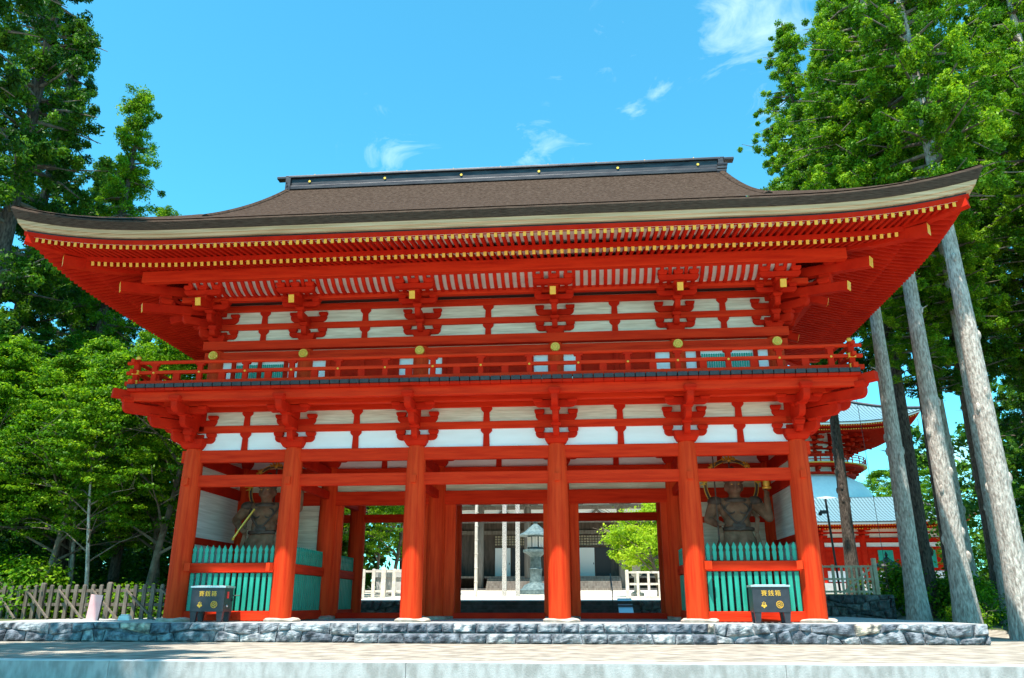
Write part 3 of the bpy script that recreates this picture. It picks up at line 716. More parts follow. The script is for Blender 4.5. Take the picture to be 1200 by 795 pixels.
o = mb.build('bark_roof', M['bark'], roof, smooth=True)
for s in (-1, 1):
    a, b_ = (XG+.0002, XE) if s > 0 else (-XE, -XG-.0002)
    mb = MB(); o = grid(a, b_, 26, False).build('hip_skirt', M['bark'], roof, smooth=True)
    # gable: rounded verge + gable wall
    mb = MB(); P = [(s*(XG+.02), 3.75+y, Rz(abs(y))-.10) for y in [(-6.2+12.4*i/30) for i in range(31)]]
    mb.tube(P, .16, 8); mb.build('verge', M['bark'], roof, smooth=True)
    mb = MB(); prof = [(3.75+y, Rz(abs(y))-.15) for y in [(-5.8+11.6*i/20) for i in range(21)]]+[(9.55, 11.2), (-2.05, 11.2)]
    mb.prism(prof, 'x', s*(XG-.45), s*(XG-.35)); mb.build('gable_wall', M['plaster'], roof)
# ridge
rg = MB(); RL = 8.25
rg.box(-RL, RL, 3.75-.28, 3.75+.28, 15.86, 16.02); rg.box(-RL, RL, 3.75-.22, 3.75+.22, 16.02, 16.36); rg.box(-RL-.1, RL+.1, 3.75-.30, 3.75+.30, 16.36, 16.43); rg.box(-RL-.25, RL+.25, 3.75-.20, 3.75+.20, 16.43, 16.52)
ro = rg.build('ridge', M['ridge'], roof, bevel=.015)
for s in (-1, 1):
    e = MB()
    for k in range(4): e.box(s*RL-.10+s*.02*k, s*RL+.10+s*.14+s*.03*k, 3.4-.0*k, 4.1, 15.66+.14*k, 15.66+.14*k+.10)
    e.box(s*(RL+.1)-.1, s*(RL+.1)+.1, 3.45, 4.05, 15.66, 16.4); e.box(s*RL, s*(RL+.62), 3.6, 3.9, 16.42, 16.52)
    e.build('ridge_end', M['ridge'], ro, bevel=.01)
for i in range(9):
    e = MB(); x = -7.4+i*1.85; e.lathe([(.03, 0), (.045, .05), (.02, .13)], 8, None, (x, 3.75, 16.51)); e.build('ridge_spike', M['gold'], ro)
for i in range(6):
    e = MB(); x = -7.5+i*3.0; e.lathe([(.05, 0), (.05, .02)], 12, Matrix.Translation((x, 3.52, 16.2)) @ RX); e.build('ridge_boss', M['bell'], ro)

# ---------------------------------------------------------------- guardian statues (carved figures)
def capsule(mb, p, q, r0, r1, n=12):
    p, q = Vector(p), Vector(q); mb.tube([p+(q-p)*t for t in (0, .33, .66, 1)], [r0+(r1-r0)*t for t in (0, .33, .66, 1)], n); mb.ball(p, r0, n, 8); mb.ball(q, r1, n, 8)
def remesh(mb, name, m, parent, vox=.028):
    o = mb.build(name, m); md = o.modifiers.new('r', 'REMESH'); md.mode = 'VOXEL'; md.voxel_size = vox; md.use_smooth_shade = True
    ms = o.modifiers.new('s', 'SMOOTH'); ms.iterations = 3; ms.factor = .6
    dg = bpy.context.evaluated_depsgraph_get(); me = bpy.data.meshes.new_from_object(o.evaluated_get(dg)); me.name = name
    bpy.data.objects.remove(o); me.materials.clear(); me.materials.append(m)
    return link(name, me, parent)
def hand(mb, w, d, up, s=1.0, curl=.7):
    """palm + four fingers + thumb; w wrist, d direction, up = back of hand"""
    w = Vector(w); d = Vector(d).normalized(); sd_ = d.cross(Vector(up)).normalized(); n = sd_.cross(d)
    capsule(mb, w, w+d*.16*s, .07*s, .09*s, 8)
    for i, L in enumerate((.15, .18, .17, .13)):
        b = w+d*.20*s+sd_*(i-1.5)*.052*s; m1 = b+(d*.6-n*.5*curl)*L*.6*s; m2 = m1+(d*.1-n*curl)*L*.6*s
        capsule(mb, b, m1, .03*s, .028*s, 6); capsule(mb, m1, m2, .028*s, .022*s, 6)
    b = w+d*.06*s-sd_*.09*s; m1 = b+(d*.4-sd_*.6)*.12*s; capsule(mb, b, m1, .034*s, .03*s, 6); capsule(mb, m1, m1+(d*.7-n*.3)*.11*s, .03*s, .024*s, 6)
def statue(loc, label, armR, armL, halo_c, rz=0):
    """front = -y. armX = (shoulder, elbow, wrist, hand dir, up)"""
    t = empty('guardian_statue', loc, rz); tag(t, label, 'statue')
    rk = MB(); rk.lathe([(1.05, -.62), (1.12, -.2), (1.08, .18), (.95, .42), (.7, .6)], 18); rr = random.Random(5)
    rk.v = [(x*(1+rr.uniform(-.12, .12)), y*.75*(1+rr.uniform(-.1, .1)), z) for x, y, z in rk.v]; rk.build('rock_base', M['statuedark'], t)
    b = MB()
    for s in (-1, 1):
        capsule(b, (s*.26, 0, 1.75), (s*.40, -.10, 1.22), .22, .16); capsule(b, (s*.40, -.10, 1.22), (s*.44, .02, .72), .17, .11); capsule(b, (s*.44, .02, .68), (s*.46, -.26, .64), .11, .09)
    b.ball((0, 0, 1.85), (.44, .34, .36), 16, 12); b.ball((0, -.04, 2.18), (.42, .36, .38), 16, 12); b.ball((0, 0, 2.60), (.50, .34, .42), 16, 12)
    capsule(b, (-.5, 0, 2.80), (.5, 0, 2.80), .19, .19); capsule(b, (0, 0, 2.85), (0, -.05, 3.12), .19, .17)
    b.ball((0, -.06, 3.32), (.25, .27, .32), 16, 12); b.ball((0, -.10, 3.17), (.19, .22, .16), 12, 8)     # head and jaw
    b.ball((0, -.33, 3.26), (.06, .09, .07), 8, 6); capsule(b, (0, -.31, 3.42), (0, -.35, 3.28), .035, .05, 8)      # nose
    for s in (-1, 1):
        b.ball((s*.11, -.27, 3.42), (.09, .06, .035), 8, 6); b.ball((s*.26, -.02, 3.30), (.04, .08, .13), 8, 6); b.ball((s*.12, -.25, 3.22), (.07, .06, .06), 8, 6)
    capsule(b, (-.09, -.29, 3.13), (.09, -.29, 3.13), .03, .03, 6)
    for a in (armR, armL):
        sh, el, wr, hd, up = a; capsule(b, sh, el, .20, .14); capsule(b, el, wr, .14, .095); hand(b, wr, hd, up)
    body = remesh(b, 'body', M['statue'], t)
    h = MB(); h.ball((0, .02, 3.52), (.27, .28, .22), 14, 10); h.ball((0, .02, 3.80), (.13, .13, .17), 10, 8)
    for i in range(9): a = math.pi*(i/8); h.ball((.26*math.cos(a), -.12*math.sin(a)-.06, 3.52), (.07, .06, .10), 8, 6)
    remesh(h, 'hair', M['statuedark'], body, .03)
    e = MB(); [e.ball((s*.105, -.315, 3.36), (.032, .02, .012), 8, 6) for s in (-1, 1)]; e.build('eye', M['gold'], body)
    # skirt and armour
    sk = MB(); n = 48; vs = []
    for z, r_, am in ((2.02, .43, .01), (1.85, .50, .02), (1.5, .64, .05), (1.15, .74, .07), (.98, .78, .08)):
        for j in range(n): a = 2*math.pi*j/n; q = r_+am*math.sin(9*a); vs.append((q*math.cos(a), q*.72*math.sin(a), z+(.05*math.sin(5*a) if z < 1 else 0)))
    sk.add(vs, [(k*n+(j+1) % n, k*n+j, (k+1)*n+j, (k+1)*n+(j+1) % n) for k in range(4) for j in range(n)]); sk.build('skirt', M['statue'], t, smooth=True)
    ar = MB(); ar.torus((0, -.01, 2.02), .47, .06, Matrix.Diagonal((1, .8, 1, 1)), 32, 8)
    ar.ball((0, -.38, 2.10), (.20, .07, .13), 14, 8); ar.torus((0, -.40, 2.10), .16, .025, RX @ Matrix.Diagonal((1.1, .8, 1, 1)), 20, 6)
    for s in (-1, 1):
        ar.torus((s*.20, -.28, 2.62), .15, .028, Matrix.Rotation(R_(90-12), 4, 'X'), 20, 6); ar.tube([(s*.47, -.1, 2.85), (s*.40, -.34, 2.6), (s*.16, -.40, 2.28), (s*.05, -.42, 2.16)], .035, 6)
        ar.ball((s*.60, 0, 2.86), (.24, .26, .17), 12, 8)
    ar.torus((0, -.03, 2.88), .26, .07, Matrix.Diagonal((1.2, .8, 1, 1)), 24, 8)
    ar.build('armour', M['statuedark'], t, smooth=True)
    for s in (-1, 1):
        sc_ = MB()
        P = [Vector((s*.48, .1, 2.7)), Vector((s*.62, -.12, 2.35)), Vector((s*.52, -.30, 1.9)), Vector((s*.60, -.34, 1.4)), Vector((s*.72, -.30, 1.0))]
        for u, v in zip(P[:-1], P[1:]): sc_.bar(u, v, .05, .13, (1, 0, 0))
        sc_.build('sash', M['statue'], t, bevel=.015)
    hl = MB(); cx, cz, HR = halo_c
    RXh = Matrix.Rotation(R_(90), 4, 'X')
    hl.mat(0).torus((cx, .42, cz), HR, .05, RXh, 48, 8); hl.mat(1).torus((cx, .38, cz), HR+.05, .012, RXh, 48, 6); hl.torus((cx, .38, cz), HR-.05, .010, RXh, 48, 6)
    hl.mat(0).bar((cx, .45, 2.9), (cx, .45, cz+HR), .04, .04)
    for a0 in (90, 10, 170, 50, 130):
        a = R_(a0); big = a0 == 90
        for k in range(5 if big else 3):
            q = a+(k-(2 if big else 1))*.10; L = (.22-.05*abs(k-(2 if big else 1))) * (1 if big or a0 in (10, 170) else .6)
            c0 = Vector((cx+HR*math.cos(q), .38, cz+HR*math.sin(q))); c1 = Vector((cx+(HR+L)*math.cos(q+.06), .38, cz+(HR+L)*math.sin(q+.06)))
            hl.mat(1).tube([c0, (c0+c1)/2+Vector((.02, 0, .01)), c1], [.045, .035, .006], 7)
        hl.ball((cx+HR*math.cos(a), .36, cz+HR*math.sin(a)), .06, 8, 6)
    hl.build('halo', [M['statuedark'], M['gold']], t, smooth=True)
    return t
tR = statue((7.52, 2.1, .62), 'dark wooden guardian figure with tall spear, raising a small gold pagoda before its halo',
    ((-.62, 0, 2.80), (-.86, -.08, 2.32), (-.62, -.42, 2.12), (.1, -.5, .1), (0, -.4, 1)),
    ((.62, 0, 2.80), (.98, -.08, 2.36), (.92, -.28, 2.92), (.05, -.2, 1), (1, 0, 0)), (0, 3.42, .80))
sp_ = MB(); sp_.tube([(-.66, -.60, .62), (-.66, -.56, 4.3)], .022, 8); sp_.build('spear', M['statuedark'], tR)
pgd = MB(); pgd.lathe([(.13, 0), (.14, .05), (.09, .08), (.11, .15), (.10, .24), (.16, .27), (.03, .38), (.015, .62)], 14, None, (.93, -.36, 3.2)); pgd.build('little_pagoda', M['gold'], tR, smooth=True)
tL = statue((-7.42, 2.1, .62), 'dark wooden guardian figure with one arm raised and a blade held across its chest',
    ((-.62, 0, 2.80), (-.92, -.12, 2.42), (-.62, -.46, 2.10), (.6, -.5, -.1), (0, -.4, 1)),
    ((.62, 0, 2.80), (1.08, -.05, 2.78), (1.16, -.12, 3.28), (-.1, -.1, 1), (1, 0, 0)), (0.05, 3.42, .80))
sw = MB(); sw.mat(0).bar((-.60, -.66, 2.0), (-.18, -.52, 2.72), .035, .075, (0, 1, 0)); sw.mat(1).bar((-.72, -.68, 1.80), (-.60, -.66, 2.0), .05, .05); sw.ball((-.72, -.68, 1.78), .05); sw.build('sword', [M['bell'], M['gold']], tL)
vj = MB(); vj.tube([(1.14, -.22, 3.3), (1.12, -.22, 3.62)], .05, 8)
for s in (-1, 0, 1): vj.tube([(1.12, -.22, 3.6), (1.12+s*.09, -.22, 3.68), (1.12+s*.02, -.22, 3.86)], [.03, .028, .008], 6)
vj.build('gold_club', M['gold'], tL, smooth=True)

# ---------------------------------------------------------------- donation boxes
def text_mesh(body, size):
    c = bpy.data.curves.new('t', 'FONT'); c.body = body; c.size = size; c.extrude = .004; c.align_x = 'CENTER'; c.align_y = 'CENTER'; c.space_character = 1.25
    o = bpy.data.objects.new('t', c); COL.objects.link(o); dg = bpy.context.evaluated_depsgraph_get(); dg.update()
    me = bpy.data.meshes.new_from_object(o.evaluated_get(dg)); bpy.data.objects.remove(o); return me
chars = text_mesh('賽銭箱', .155); chars.materials.clear(); chars.materials.append(M['gold'])
def crest_swirl(mb, cx, cz, y, R):
    mb.torus((cx, y, cz), R, R*.10, RX, 28, 6)
    for k in range(3):
        a0 = k*2*math.pi/3
        for i in range(7):
            a = a0+i*.24; rr_ = R*(.42+.055*i); q = R*.27*(1-i/7.5); mb.lathe([(q, -.004), (q, .004)], 10, Matrix.Translation((cx+rr_*math.cos(a), y, cz+rr_*math.sin(a))) @ RX)
def crest_leaf(mb, cx, cz, y, R):
    for a0, L in ((-90, .95), (-160, .9), (-20, .9)):
        a = R_(a0); d = Vector((math.cos(a), 0, math.sin(a))); n = Vector((-d.z, 0, d.x)); c0 = Vector((cx, 0, cz))
        pts = [c0, c0+d*R*L*.35+n*R*.36, c0+d*R*L*.7+n*R*.30, c0+d*R*L, c0+d*R*L*.7-n*R*.30, c0+d*R*L*.35-n*R*.36]
        mb.prism([(p.x, p.z) for p in pts], 'y', y-.004, y+.004)
    for dx, dz in ((0, .9), (0, .65), (0, .4), (-.45, .65), (-.4, .42), (.45, .65), (.4, .42)): mb.lathe([(R*.13, -.004), (R*.13, .004)], 8, Matrix.Translation((cx+dx*R, y, cz+dz*R)) @ RX)
def donation_box(loc, rz, label, side_items):
    t = empty('donation_box', loc, R_(rz)); tag(t, label, 'donation box', 'black offering boxes before the guardian bays')
    W, H, D = .47, .62, .32
    b = MB(); b.box(-W, W, -D, D, .27, .90); b.build('body', M['boxmetal'], t, bevel=.008)
    l = MB(); l.box(-W-.03, W+.03, -D-.03, D+.03, .90, .95); l.box(-W+.06, W-.06, -D+.06, D-.06, .95, .962); l.build('lid', M['steel'], t, bevel=.006)
    for sx in (-1, 1):
        for sy in (-1, 1):
            g_ = MB(); g_.box(sx*(W-.10)-.06, sx*(W-.10)+.06, sy*(D-.08)-.05, sy*(D-.08)+.05, 0, .27, None, 1.5, 1.3); g_.build('leg', M['boxmetal'], t)
    o = link('inscription', chars, t, (0, -D-.006, .735)); o.rotation_euler.x = R_(90)
    c = MB(); crest_leaf(c, -.20, .45, -D-.004, .085); c.build('leaf_crest', M['gold'], t)
    c = MB(); crest_swirl(c, .20, .46, -D-.006, .085); c.build('swirl_crest', M['gold'], t)
    if side_items:
        c = MB(); c.box(W, W+.012, -.14, -.02, .62, .80); c.build('red_label', M['redlabel'], t)
        c = MB(); c.box(W, W+.03, .20, .26, .55, .62); c.tube([(W+.03, .23, .7), (W+.22, .23, .7)], .015, 6); c.build('latch', M['iron'], t)
        c = MB(); c.ball((W+.01, -.1, .42), .03, 8, 6); c.build('lock', M['steel'], t)
    return t
donation_box((-7.62, -.72, 0), 2, 'black offering box with a red label on its side, before the blade holding guardian', True)
donation_box((7.66, -.78, 0), -2, 'sunlit black offering box with gold crests, before the spear holding guardian', False)

# ---------------------------------------------------------------- fences
def fence(p0, p1, h, name, label, m, step, w=.05, rails=(.35, .8), brace=0, zf=None, post_every=8, ph=.08, group=None):
    p0, p1 = Vector(p0), Vector(p1); L = (p1-p0).length; t = empty(name, p0, math.atan2(p1.y-p0.y, p1.x-p0.x)); tag(t, label, 'fence', group)
    n = int(L/step); dz = (p1.z-p0.z)/L; r = random.Random(int(L*100))
    for q in rails:
        b = MB(); b.bar((0, .045, h*q), (L, .045, h*q+dz*L), .05, .10); b.build('rail', m, t, bevel=.006)
    for i in range(n+1):
        x = i*step; z = dz*x; big = i % post_every == 0; ww = w*1.35 if big else w; hh = h+(ph if big else r.uniform(-.015, .015)); tl = r.uniform(-.012, .012)
        b = MB(); b.box(x-ww, x+ww, -.03-(.03 if big else 0), .025, z-.15, z+hh-.05, Matrix.Translation((tl, 0, 0)))
        b.box(x-ww, x+ww, -.03-(.03 if big else 0), .025, z+hh-.05, z+hh, Matrix.Translation((tl, 0, 0)), .6, .6)
        b.build('post' if big else 'picket', m, t)
        if brace and i % brace == 2:
            b = MB(); b.bar((x, -.06, z+h*.86), (x+2.0, -.85, z+.02), .055, .055); b.build('brace', m, t)
    return t
fence((-24.5, 6.3, -.02), (-9.8, 2.9, -.02), 1.12, 'wooden_fence', 'weathered dark picket fence with leaning braces under the trees', M['wood'], .36, .072, (.42, .82), 4)
# ---- right rear stone wall with pale fence
rw = masonry('stone_wall', 6.1, 1.12, .6, M['stonedark'], 4, .3, .6, 21); rw.location = (9.3, 11.9, -.3); tag(rw, 'dark mossy stone wall below the pale wooden fence beside the gate', 'wall')
tp = MB(); tp.box(9.3, 15.4, 12.0, 13.4, .70, .83); tp.build('earth_bank', M['soil']); bpy.data.objects['earth_bank']['kind'] = 'structure'
t = empty('pale_fence', (11.4, 12.3, .83)); tag(t, 'pale wooden fence with crossed panels on the stone wall right of the gate', 'fence')
for q in (.12, .62, 1.12):
    b = MB(); b.box(0, 3.5, -.03, .03, q-.04, q+.04); b.build('rail', M['palewood'], t)
for i in range(5): b = MB(); x = i*.45; b.box(x-.05, x+.05, -.05, .05, -.05, 1.2); b.build('post', M['palewood'], t)
for i in range(7): b = MB(); x = 2.15+i*.2; b.box(x-.04, x+.04, -.04, .04, 0, 1.15); b.build('picket', M['palewood'], t)
b = MB(); b.box(3.42, 3.58, -.08, .08, -.1, 1.45); b.build('post', M['palewood'], t)
b = MB(); b.bar((2.2, -.05, .15), (3.4, -.05, 1.1), .05, .07); b.build('brace', M['palewood'], t)
# ---- rear retaining wall + stairs behind the gate, handrail fences up there
for x0, L, sd_, lb in ((-15.5, 12.2, 31, 'dark stone retaining wall left of the rear stairs, seen through the gate'), (5.2, 4.1, 32, 'dark stone retaining wall right of the rear stairs, seen through the gate')):
    rw = masonry('retaining_wall', L, .9, .5, M['stonedark'], 3, .3, .65, sd_); rw.location = (x0, 12.75, -.3); tag(rw, lb, 'wall')
st_ = empty('stone_stairs', (0, 12.0, 0)); tag(st_, 'dark stone stairs rising to the hall forecourt behind the gate', 'stairs')
for k in range(5):
    b = MB(); b.box(-3.28, 5.18, .0+k*.28, 1.6, -.3+k*.178, -.3+(k+1)*.178-.002); b.build('step', M['stairstone'], st_, bevel=.015)
rp = MB(); rp.bar((4.55, 11.6, -.2), (4.55, 13.7, .68), .62, .05); tag(rp.build('ramp_plate', M['steel'], bevel=.01), 'bluish metal ramp laid over the rear stairs', 'ramp')
hp_ = MB(); hp_.tube([(4.0, 12.4, -.1), (4.0, 12.4, 1.0), (4.0, 14.2, 1.75), (4.0, 14.2, .6)], .025, 8); tag(hp_.build('handrail', M['iron'], smooth=True), 'thin metal handrail rising beside the ramp', 'handrail')
fence((4.9, 17.5, .66), (9.5, 17.5, .66), 1.3, 'grey_fence', 'pale grey wooden fence in front of the bright maple behind the gate', M['greywood'], .52, .06, (.08, .55, .97), 0, post_every=4)
fence((-11.5, 18.2, .70), (-4.0, 18.2, .70), 1.45, 'stone_fence', 'pale post and rail fence seen through the left opening of the gate', M['greywood'], .52, .085, (.25, .92), 0, post_every=4)
cb = MB(); cb.box(-9.2, -5.6, 24, 25.2, 1.0, 1.9); cb.box(-9.3, -5.5, 23.9, 25.3, 1.9, 2.35); tag(cb.build('stall_counter', M['stoneplat'], bevel=.02), 'low grey stall counter behind the left opening fence', 'stall')
# ---- inscribed memorial posts
def mem_mat():
    m = mat('inscribed_white_post', (.62, .61, .58), .7); nt = m.node_tree; p = nt.nodes['Principled BSDF']
    t_ = nt.nodes.new('ShaderNodeTexCoord'); v = nt.nodes.new('ShaderNodeTexVoronoi'); v.feature = 'DISTANCE_TO_EDGE'; mp_ = nt.nodes.new('ShaderNodeMapping'); mp_.inputs['Scale'].default_value = (14, 14, 9)
    nt.links.new(t_.outputs['Object'], mp_.inputs[0]); nt.links.new(mp_.outputs[0], v.inputs[0])
    c = nt.nodes.new('ShaderNodeValToRGB'); c.color_ramp.elements[0].position = .08; c.color_ramp.elements[0].color = (.04, .035, .03, 1); c.color_ramp.elements[1].position = .13; c.color_ramp.elements[1].color = (.66, .65, .62, 1)
    nt.links.new(v.outputs[0], c.inputs[0]); nt.links.new(c.outputs[0], p.inputs['Base Color']); return m
M['memo'] = mem_mat()
for px, h, lb, y in ((-1.72, 6.8, 'tall white inscribed post left of the bronze lantern', 24), (-.95, 6.8, 'tall white inscribed post touching the bronze lantern in view', 24)):
    b = MB(); b.box(-.12, .12, -.12, .12, 0, h); b.box(-.12, .12, -.12, .12, h, h+.25, None, .2, .2); o = b.build('memorial_post', M['memo']); o.location = (px, y, gz(px, y)-.02); tag(o, lb, 'memorial post')
b = MB(); b.tube([(-3.1, 22, .8), (-3.12, 22, 6.0)], .09, 10); [b.torus((-3.1, 22, 1.6+k*.75), .095, .016, None, 12, 5) for k in range(6)]; tag(b.build('bamboo_pole', M['greywood'], smooth=True), 'pale jointed pole at the left edge of the central opening', 'pole')
# ---- bronze lantern
t = empty('bronze_lantern', (-.25, 30, gz(0, 30))); tag(t, 'large blue green bronze lantern in front of the hall steps', 'lantern')
b = MB(); b.lathe([(1.15, 0), (1.15, .25), (.9, .35), (.75, .55), (.42, .7), (.36, 1.1), (.40, 1.5), (.44, 1.55), (.36, 1.62), (.33, 2.3), (.5, 2.45), (.82, 2.6), (.82, 2.75), (.5, 2.8)], 24); b.build('pedestal', M['bronze'], t, smooth=True)
b = MB(); b.lathe([(.50, 2.8), (.52, 3.65)], 8)
b.build('fire_box', M['bronze'], t)
b = MB()
for k in range(8):
    a = k*math.pi/4; 
    for j in range(3): b.box(-.17+j*.12, -.09+j*.12, -.53, -.50, 2.9, 3.55, Matrix.Rotation(a, 4, 'Z'))
b.build('grille', M['paper'], t)
b = MB(); b.lathe([(1.15, 3.62), (1.12, 3.70), (.7, 3.9), (.3, 4.25), (.12, 4.4), (.18, 4.55), (.03, 4.85)], 8); b.build('cap', M['bronze'], t)
# ---- stone lantern by the maple
t = empty('stone_lantern', (5.6, 21, gz(5.6, 21))); tag(t, 'small grey stone lantern under the bright maple', 'lantern')
b = MB(); b.lathe([(.36, 0), (.36, .2), (.16, .3), (.13, 1.0), (.28, 1.12), (.28, 1.2)], 12); b.build('pedestal', M['stoneplat'], t)
b = MB(); b.box(-.2, .2, -.2, .2, 1.2, 1.6); b.build('fire_box', M['stoneplat'], t)
b = MB(); b.lathe([(.46, 1.58), (.42, 1.66), (.15, 1.85), (.10, 1.95), (.02, 2.08)], 6); b.build('cap', M['stoneplat'], t)

# ---------------------------------------------------------------- old hall behind
hall = empty('wooden_hall', (0, 47, 1.5)); tag(hall, 'old dark timber temple hall seen through the gate openings', 'hall')
def hp(name, m, *bx, bevel=0, par=None):
    b = MB(); [b.box(*q) for q in bx]; return b.build(name, m, par or hall, bevel=bevel)
hp('plinth', M['stairstone'], (-17, 17, 1.0, 20, -.6, .2))
for k in range(6): hp('step', M['hallcol'], (-5.5, 6.0, .0+k*.3, 2.0, .2*k, .2*(k+1)-.01))
hp('veranda', M['hallcol'], (-15, 15, 1.9, 4.2, 1.05, 1.22))
hp('wall', M['hallwood'], (-14, 14, 4.4, 4.6, -.3, 7.2))
for x in (-11.5, -6.2, -2.0, 2.0, 6.2, 11.5):
    b = MB(); b.lathe([(.32, 0), (.32, 6.9), (.28, 7.1)], 16, None, (x, 1.7, 0)); b.build('column', M['hallcol'], hall, smooth=True)
for x0, x1 in ((-5.15, -3.75), (2.45, 3.85)):
    o = hp('door', M['paper'], (x0, x1, 4.25, 4.33, 1.25, 3.75)); hp('handle', M['iron'], ((x1-.12), (x1-.06), 4.18, 4.25, 2.3, 2.45), par=o)
for x0, x1 in ((-3.6, -2.3), (3.95, 5.3)): hp('doorway', M['black'], (x0, x1, 4.3, 4.38, 1.25, 3.75))  # flat black panels on the wall, painting the darkness inside open doorways
for x0, x1 in ((-5.2, -2.4), (2.4, 5.2)):
    b = MB(); b.mat(1).box(x0, x1, 4.30, 4.36, 3.95, 4.85); b.mat(0)
    n = 11
    for i in range(n+1): x = x0+(x1-x0)*i/n; b.box(x-.03, x+.03, 4.22, 4.29, 3.95, 4.85)
    for i in range(5): z = 3.95+.9*i/4; b.box(x0, x1, 4.2, 4.28, z-.03, z+.03)
    b.build('lattice_window', [M['hallwood'], M['palewood']], hall)
hp('beam', M['hallcol'], (-14.5, 14.5, 1.55, 1.85, 5.75, 6.2)); hp('beam', M['hallcol'], (-14.5, 14.5, 1.5, 1.9, 6.9, 7.2)); hp('beam', M['hallcol'], (-14, 14, 4.2, 4.4, 4.95, 5.3))
hp('wall_panel', M['plaster'], (-14.4, 14.4, 1.68, 1.72, 6.2, 7.8))
for x in (-11.5, -6.2, -2.0, 2.0, 6.2, 11.5):
    b = MB()
    b.box(x-.3, x+.3, 1.4, 2.0, 7.1, 7.35); arm(b, 1.0, 7.3, .3, .3, x, 1.6); [masu(b, x+s*.85, 1.6, 7.55, .22, .2) for s in (-1, 0, 1)]; b.build('bracket', M['hallcol'], hall)
for x in (-4.1, 0, 4.1):
    b = MB(); b.prism([(x-.75, 6.25), (x-.5, 6.25), (x, 6.7), (x+.5, 6.25), (x+.75, 6.25), (x+.12, 6.88), (x-.12, 6.88)], 'y', 1.5, 1.62); b.build('frog_leg_strut', M['hallcol'], hall)
b = MB()
for i in range(80): x = -16+.4*i; b.bar((x, 4.5, 8.7), (x, -1.6, 7.75), .12, .16)
o = b.build('rafters', M['hallcol'], hall); o['kind'] = 'stuff'
b = MB(); n = 24; vs = []
for j, (yy, zz) in enumerate(((-1.9, 7.9), (-1.9, 8.2), (4, 9.7), (11, 12.2), (18, 9.7), (23.9, 8.2), (23.9, 7.9))):
    for i in range(n+1): x = -17+34*i/n; w_ = (1-.35*min(1, max(0, (zz-8.2)/4))); vs.append((x*w_, yy, zz+.6*(abs(x)/17)**4*(1 if zz < 8.5 else 0)))
b.add(vs, [(j*(n+1)+i, j*(n+1)+i+1, (j+1)*(n+1)+i+1, (j+1)*(n+1)+i) for j in range(6) for i in range(n)]); b.build('roof', M['bark'], hall)

# ---------------------------------------------------------------- pagoda to the right
PX, PY, PZ = 38.1, 106.0, 2.6
pag = empty('pagoda', (PX, PY, 0)); tag(pag, 'vermilion two tier pagoda with white dome and green copper roofs behind the trees', 'pagoda')
def tile_mat():
    m = mat('copper_tiles', (.17, .30, .33), .5); nt = m.node_tree; p = nt.nodes['Principled BSDF']
    t_ = nt.nodes.new('ShaderNodeTexCoord'); sx = nt.nodes.new('ShaderNodeSeparateXYZ'); nt.links.new(t_.outputs['Object'], sx.inputs[0])
    g_ = nt.nodes.new('ShaderNodeNewGeometry'); sn = nt.nodes.new('ShaderNodeSeparateXYZ'); nt.links.new(g_.outputs['Normal'], sn.inputs[0])
    ax = math_node(nt, 'ABSOLUTE', sn.outputs['X']); ay = math_node(nt, 'ABSOLUTE', sn.outputs['Y']); sel = math_node(nt, 'GREATER_THAN', ax, ay)
    mx = nt.nodes.new('ShaderNodeMix'); nt.links.new(sel, mx.inputs[0]); nt.links.new(sx.outputs['X'], mx.inputs[2]); nt.links.new(sx.outputs['Y'], mx.inputs[3])
    s = math_node(nt, 'MULTIPLY', mx.outputs[0], 14.0); s = math_node(nt, 'SINE', s)
    z = math_node(nt, 'MULTIPLY', sx.outputs['Z'], 16.0); z = math_node(nt, 'SINE', z); z = math_node(nt, 'MULTIPLY', z, .35); h = math_node(nt, 'ADD', s, z)
    cr = nt.nodes.new('ShaderNodeValToRGB'); cr.color_ramp.elements[0].position = .15; cr.color_ramp.elements[0].color = (.04, .09, .11, 1); cr.color_ramp.elements[1].position = .6; cr.color_ramp.elements[1].color = (.15, .26, .30, 1)
    h2 = math_node(nt, 'MULTIPLY', h, .5); h3 = math_node(nt, 'ADD', h2, .5, True); nt.links.new(h3, cr.inputs[0]); nt.links.new(cr.outputs[0], p.inputs['Base Color'])
    return m
M['tile'] = tile_mat()
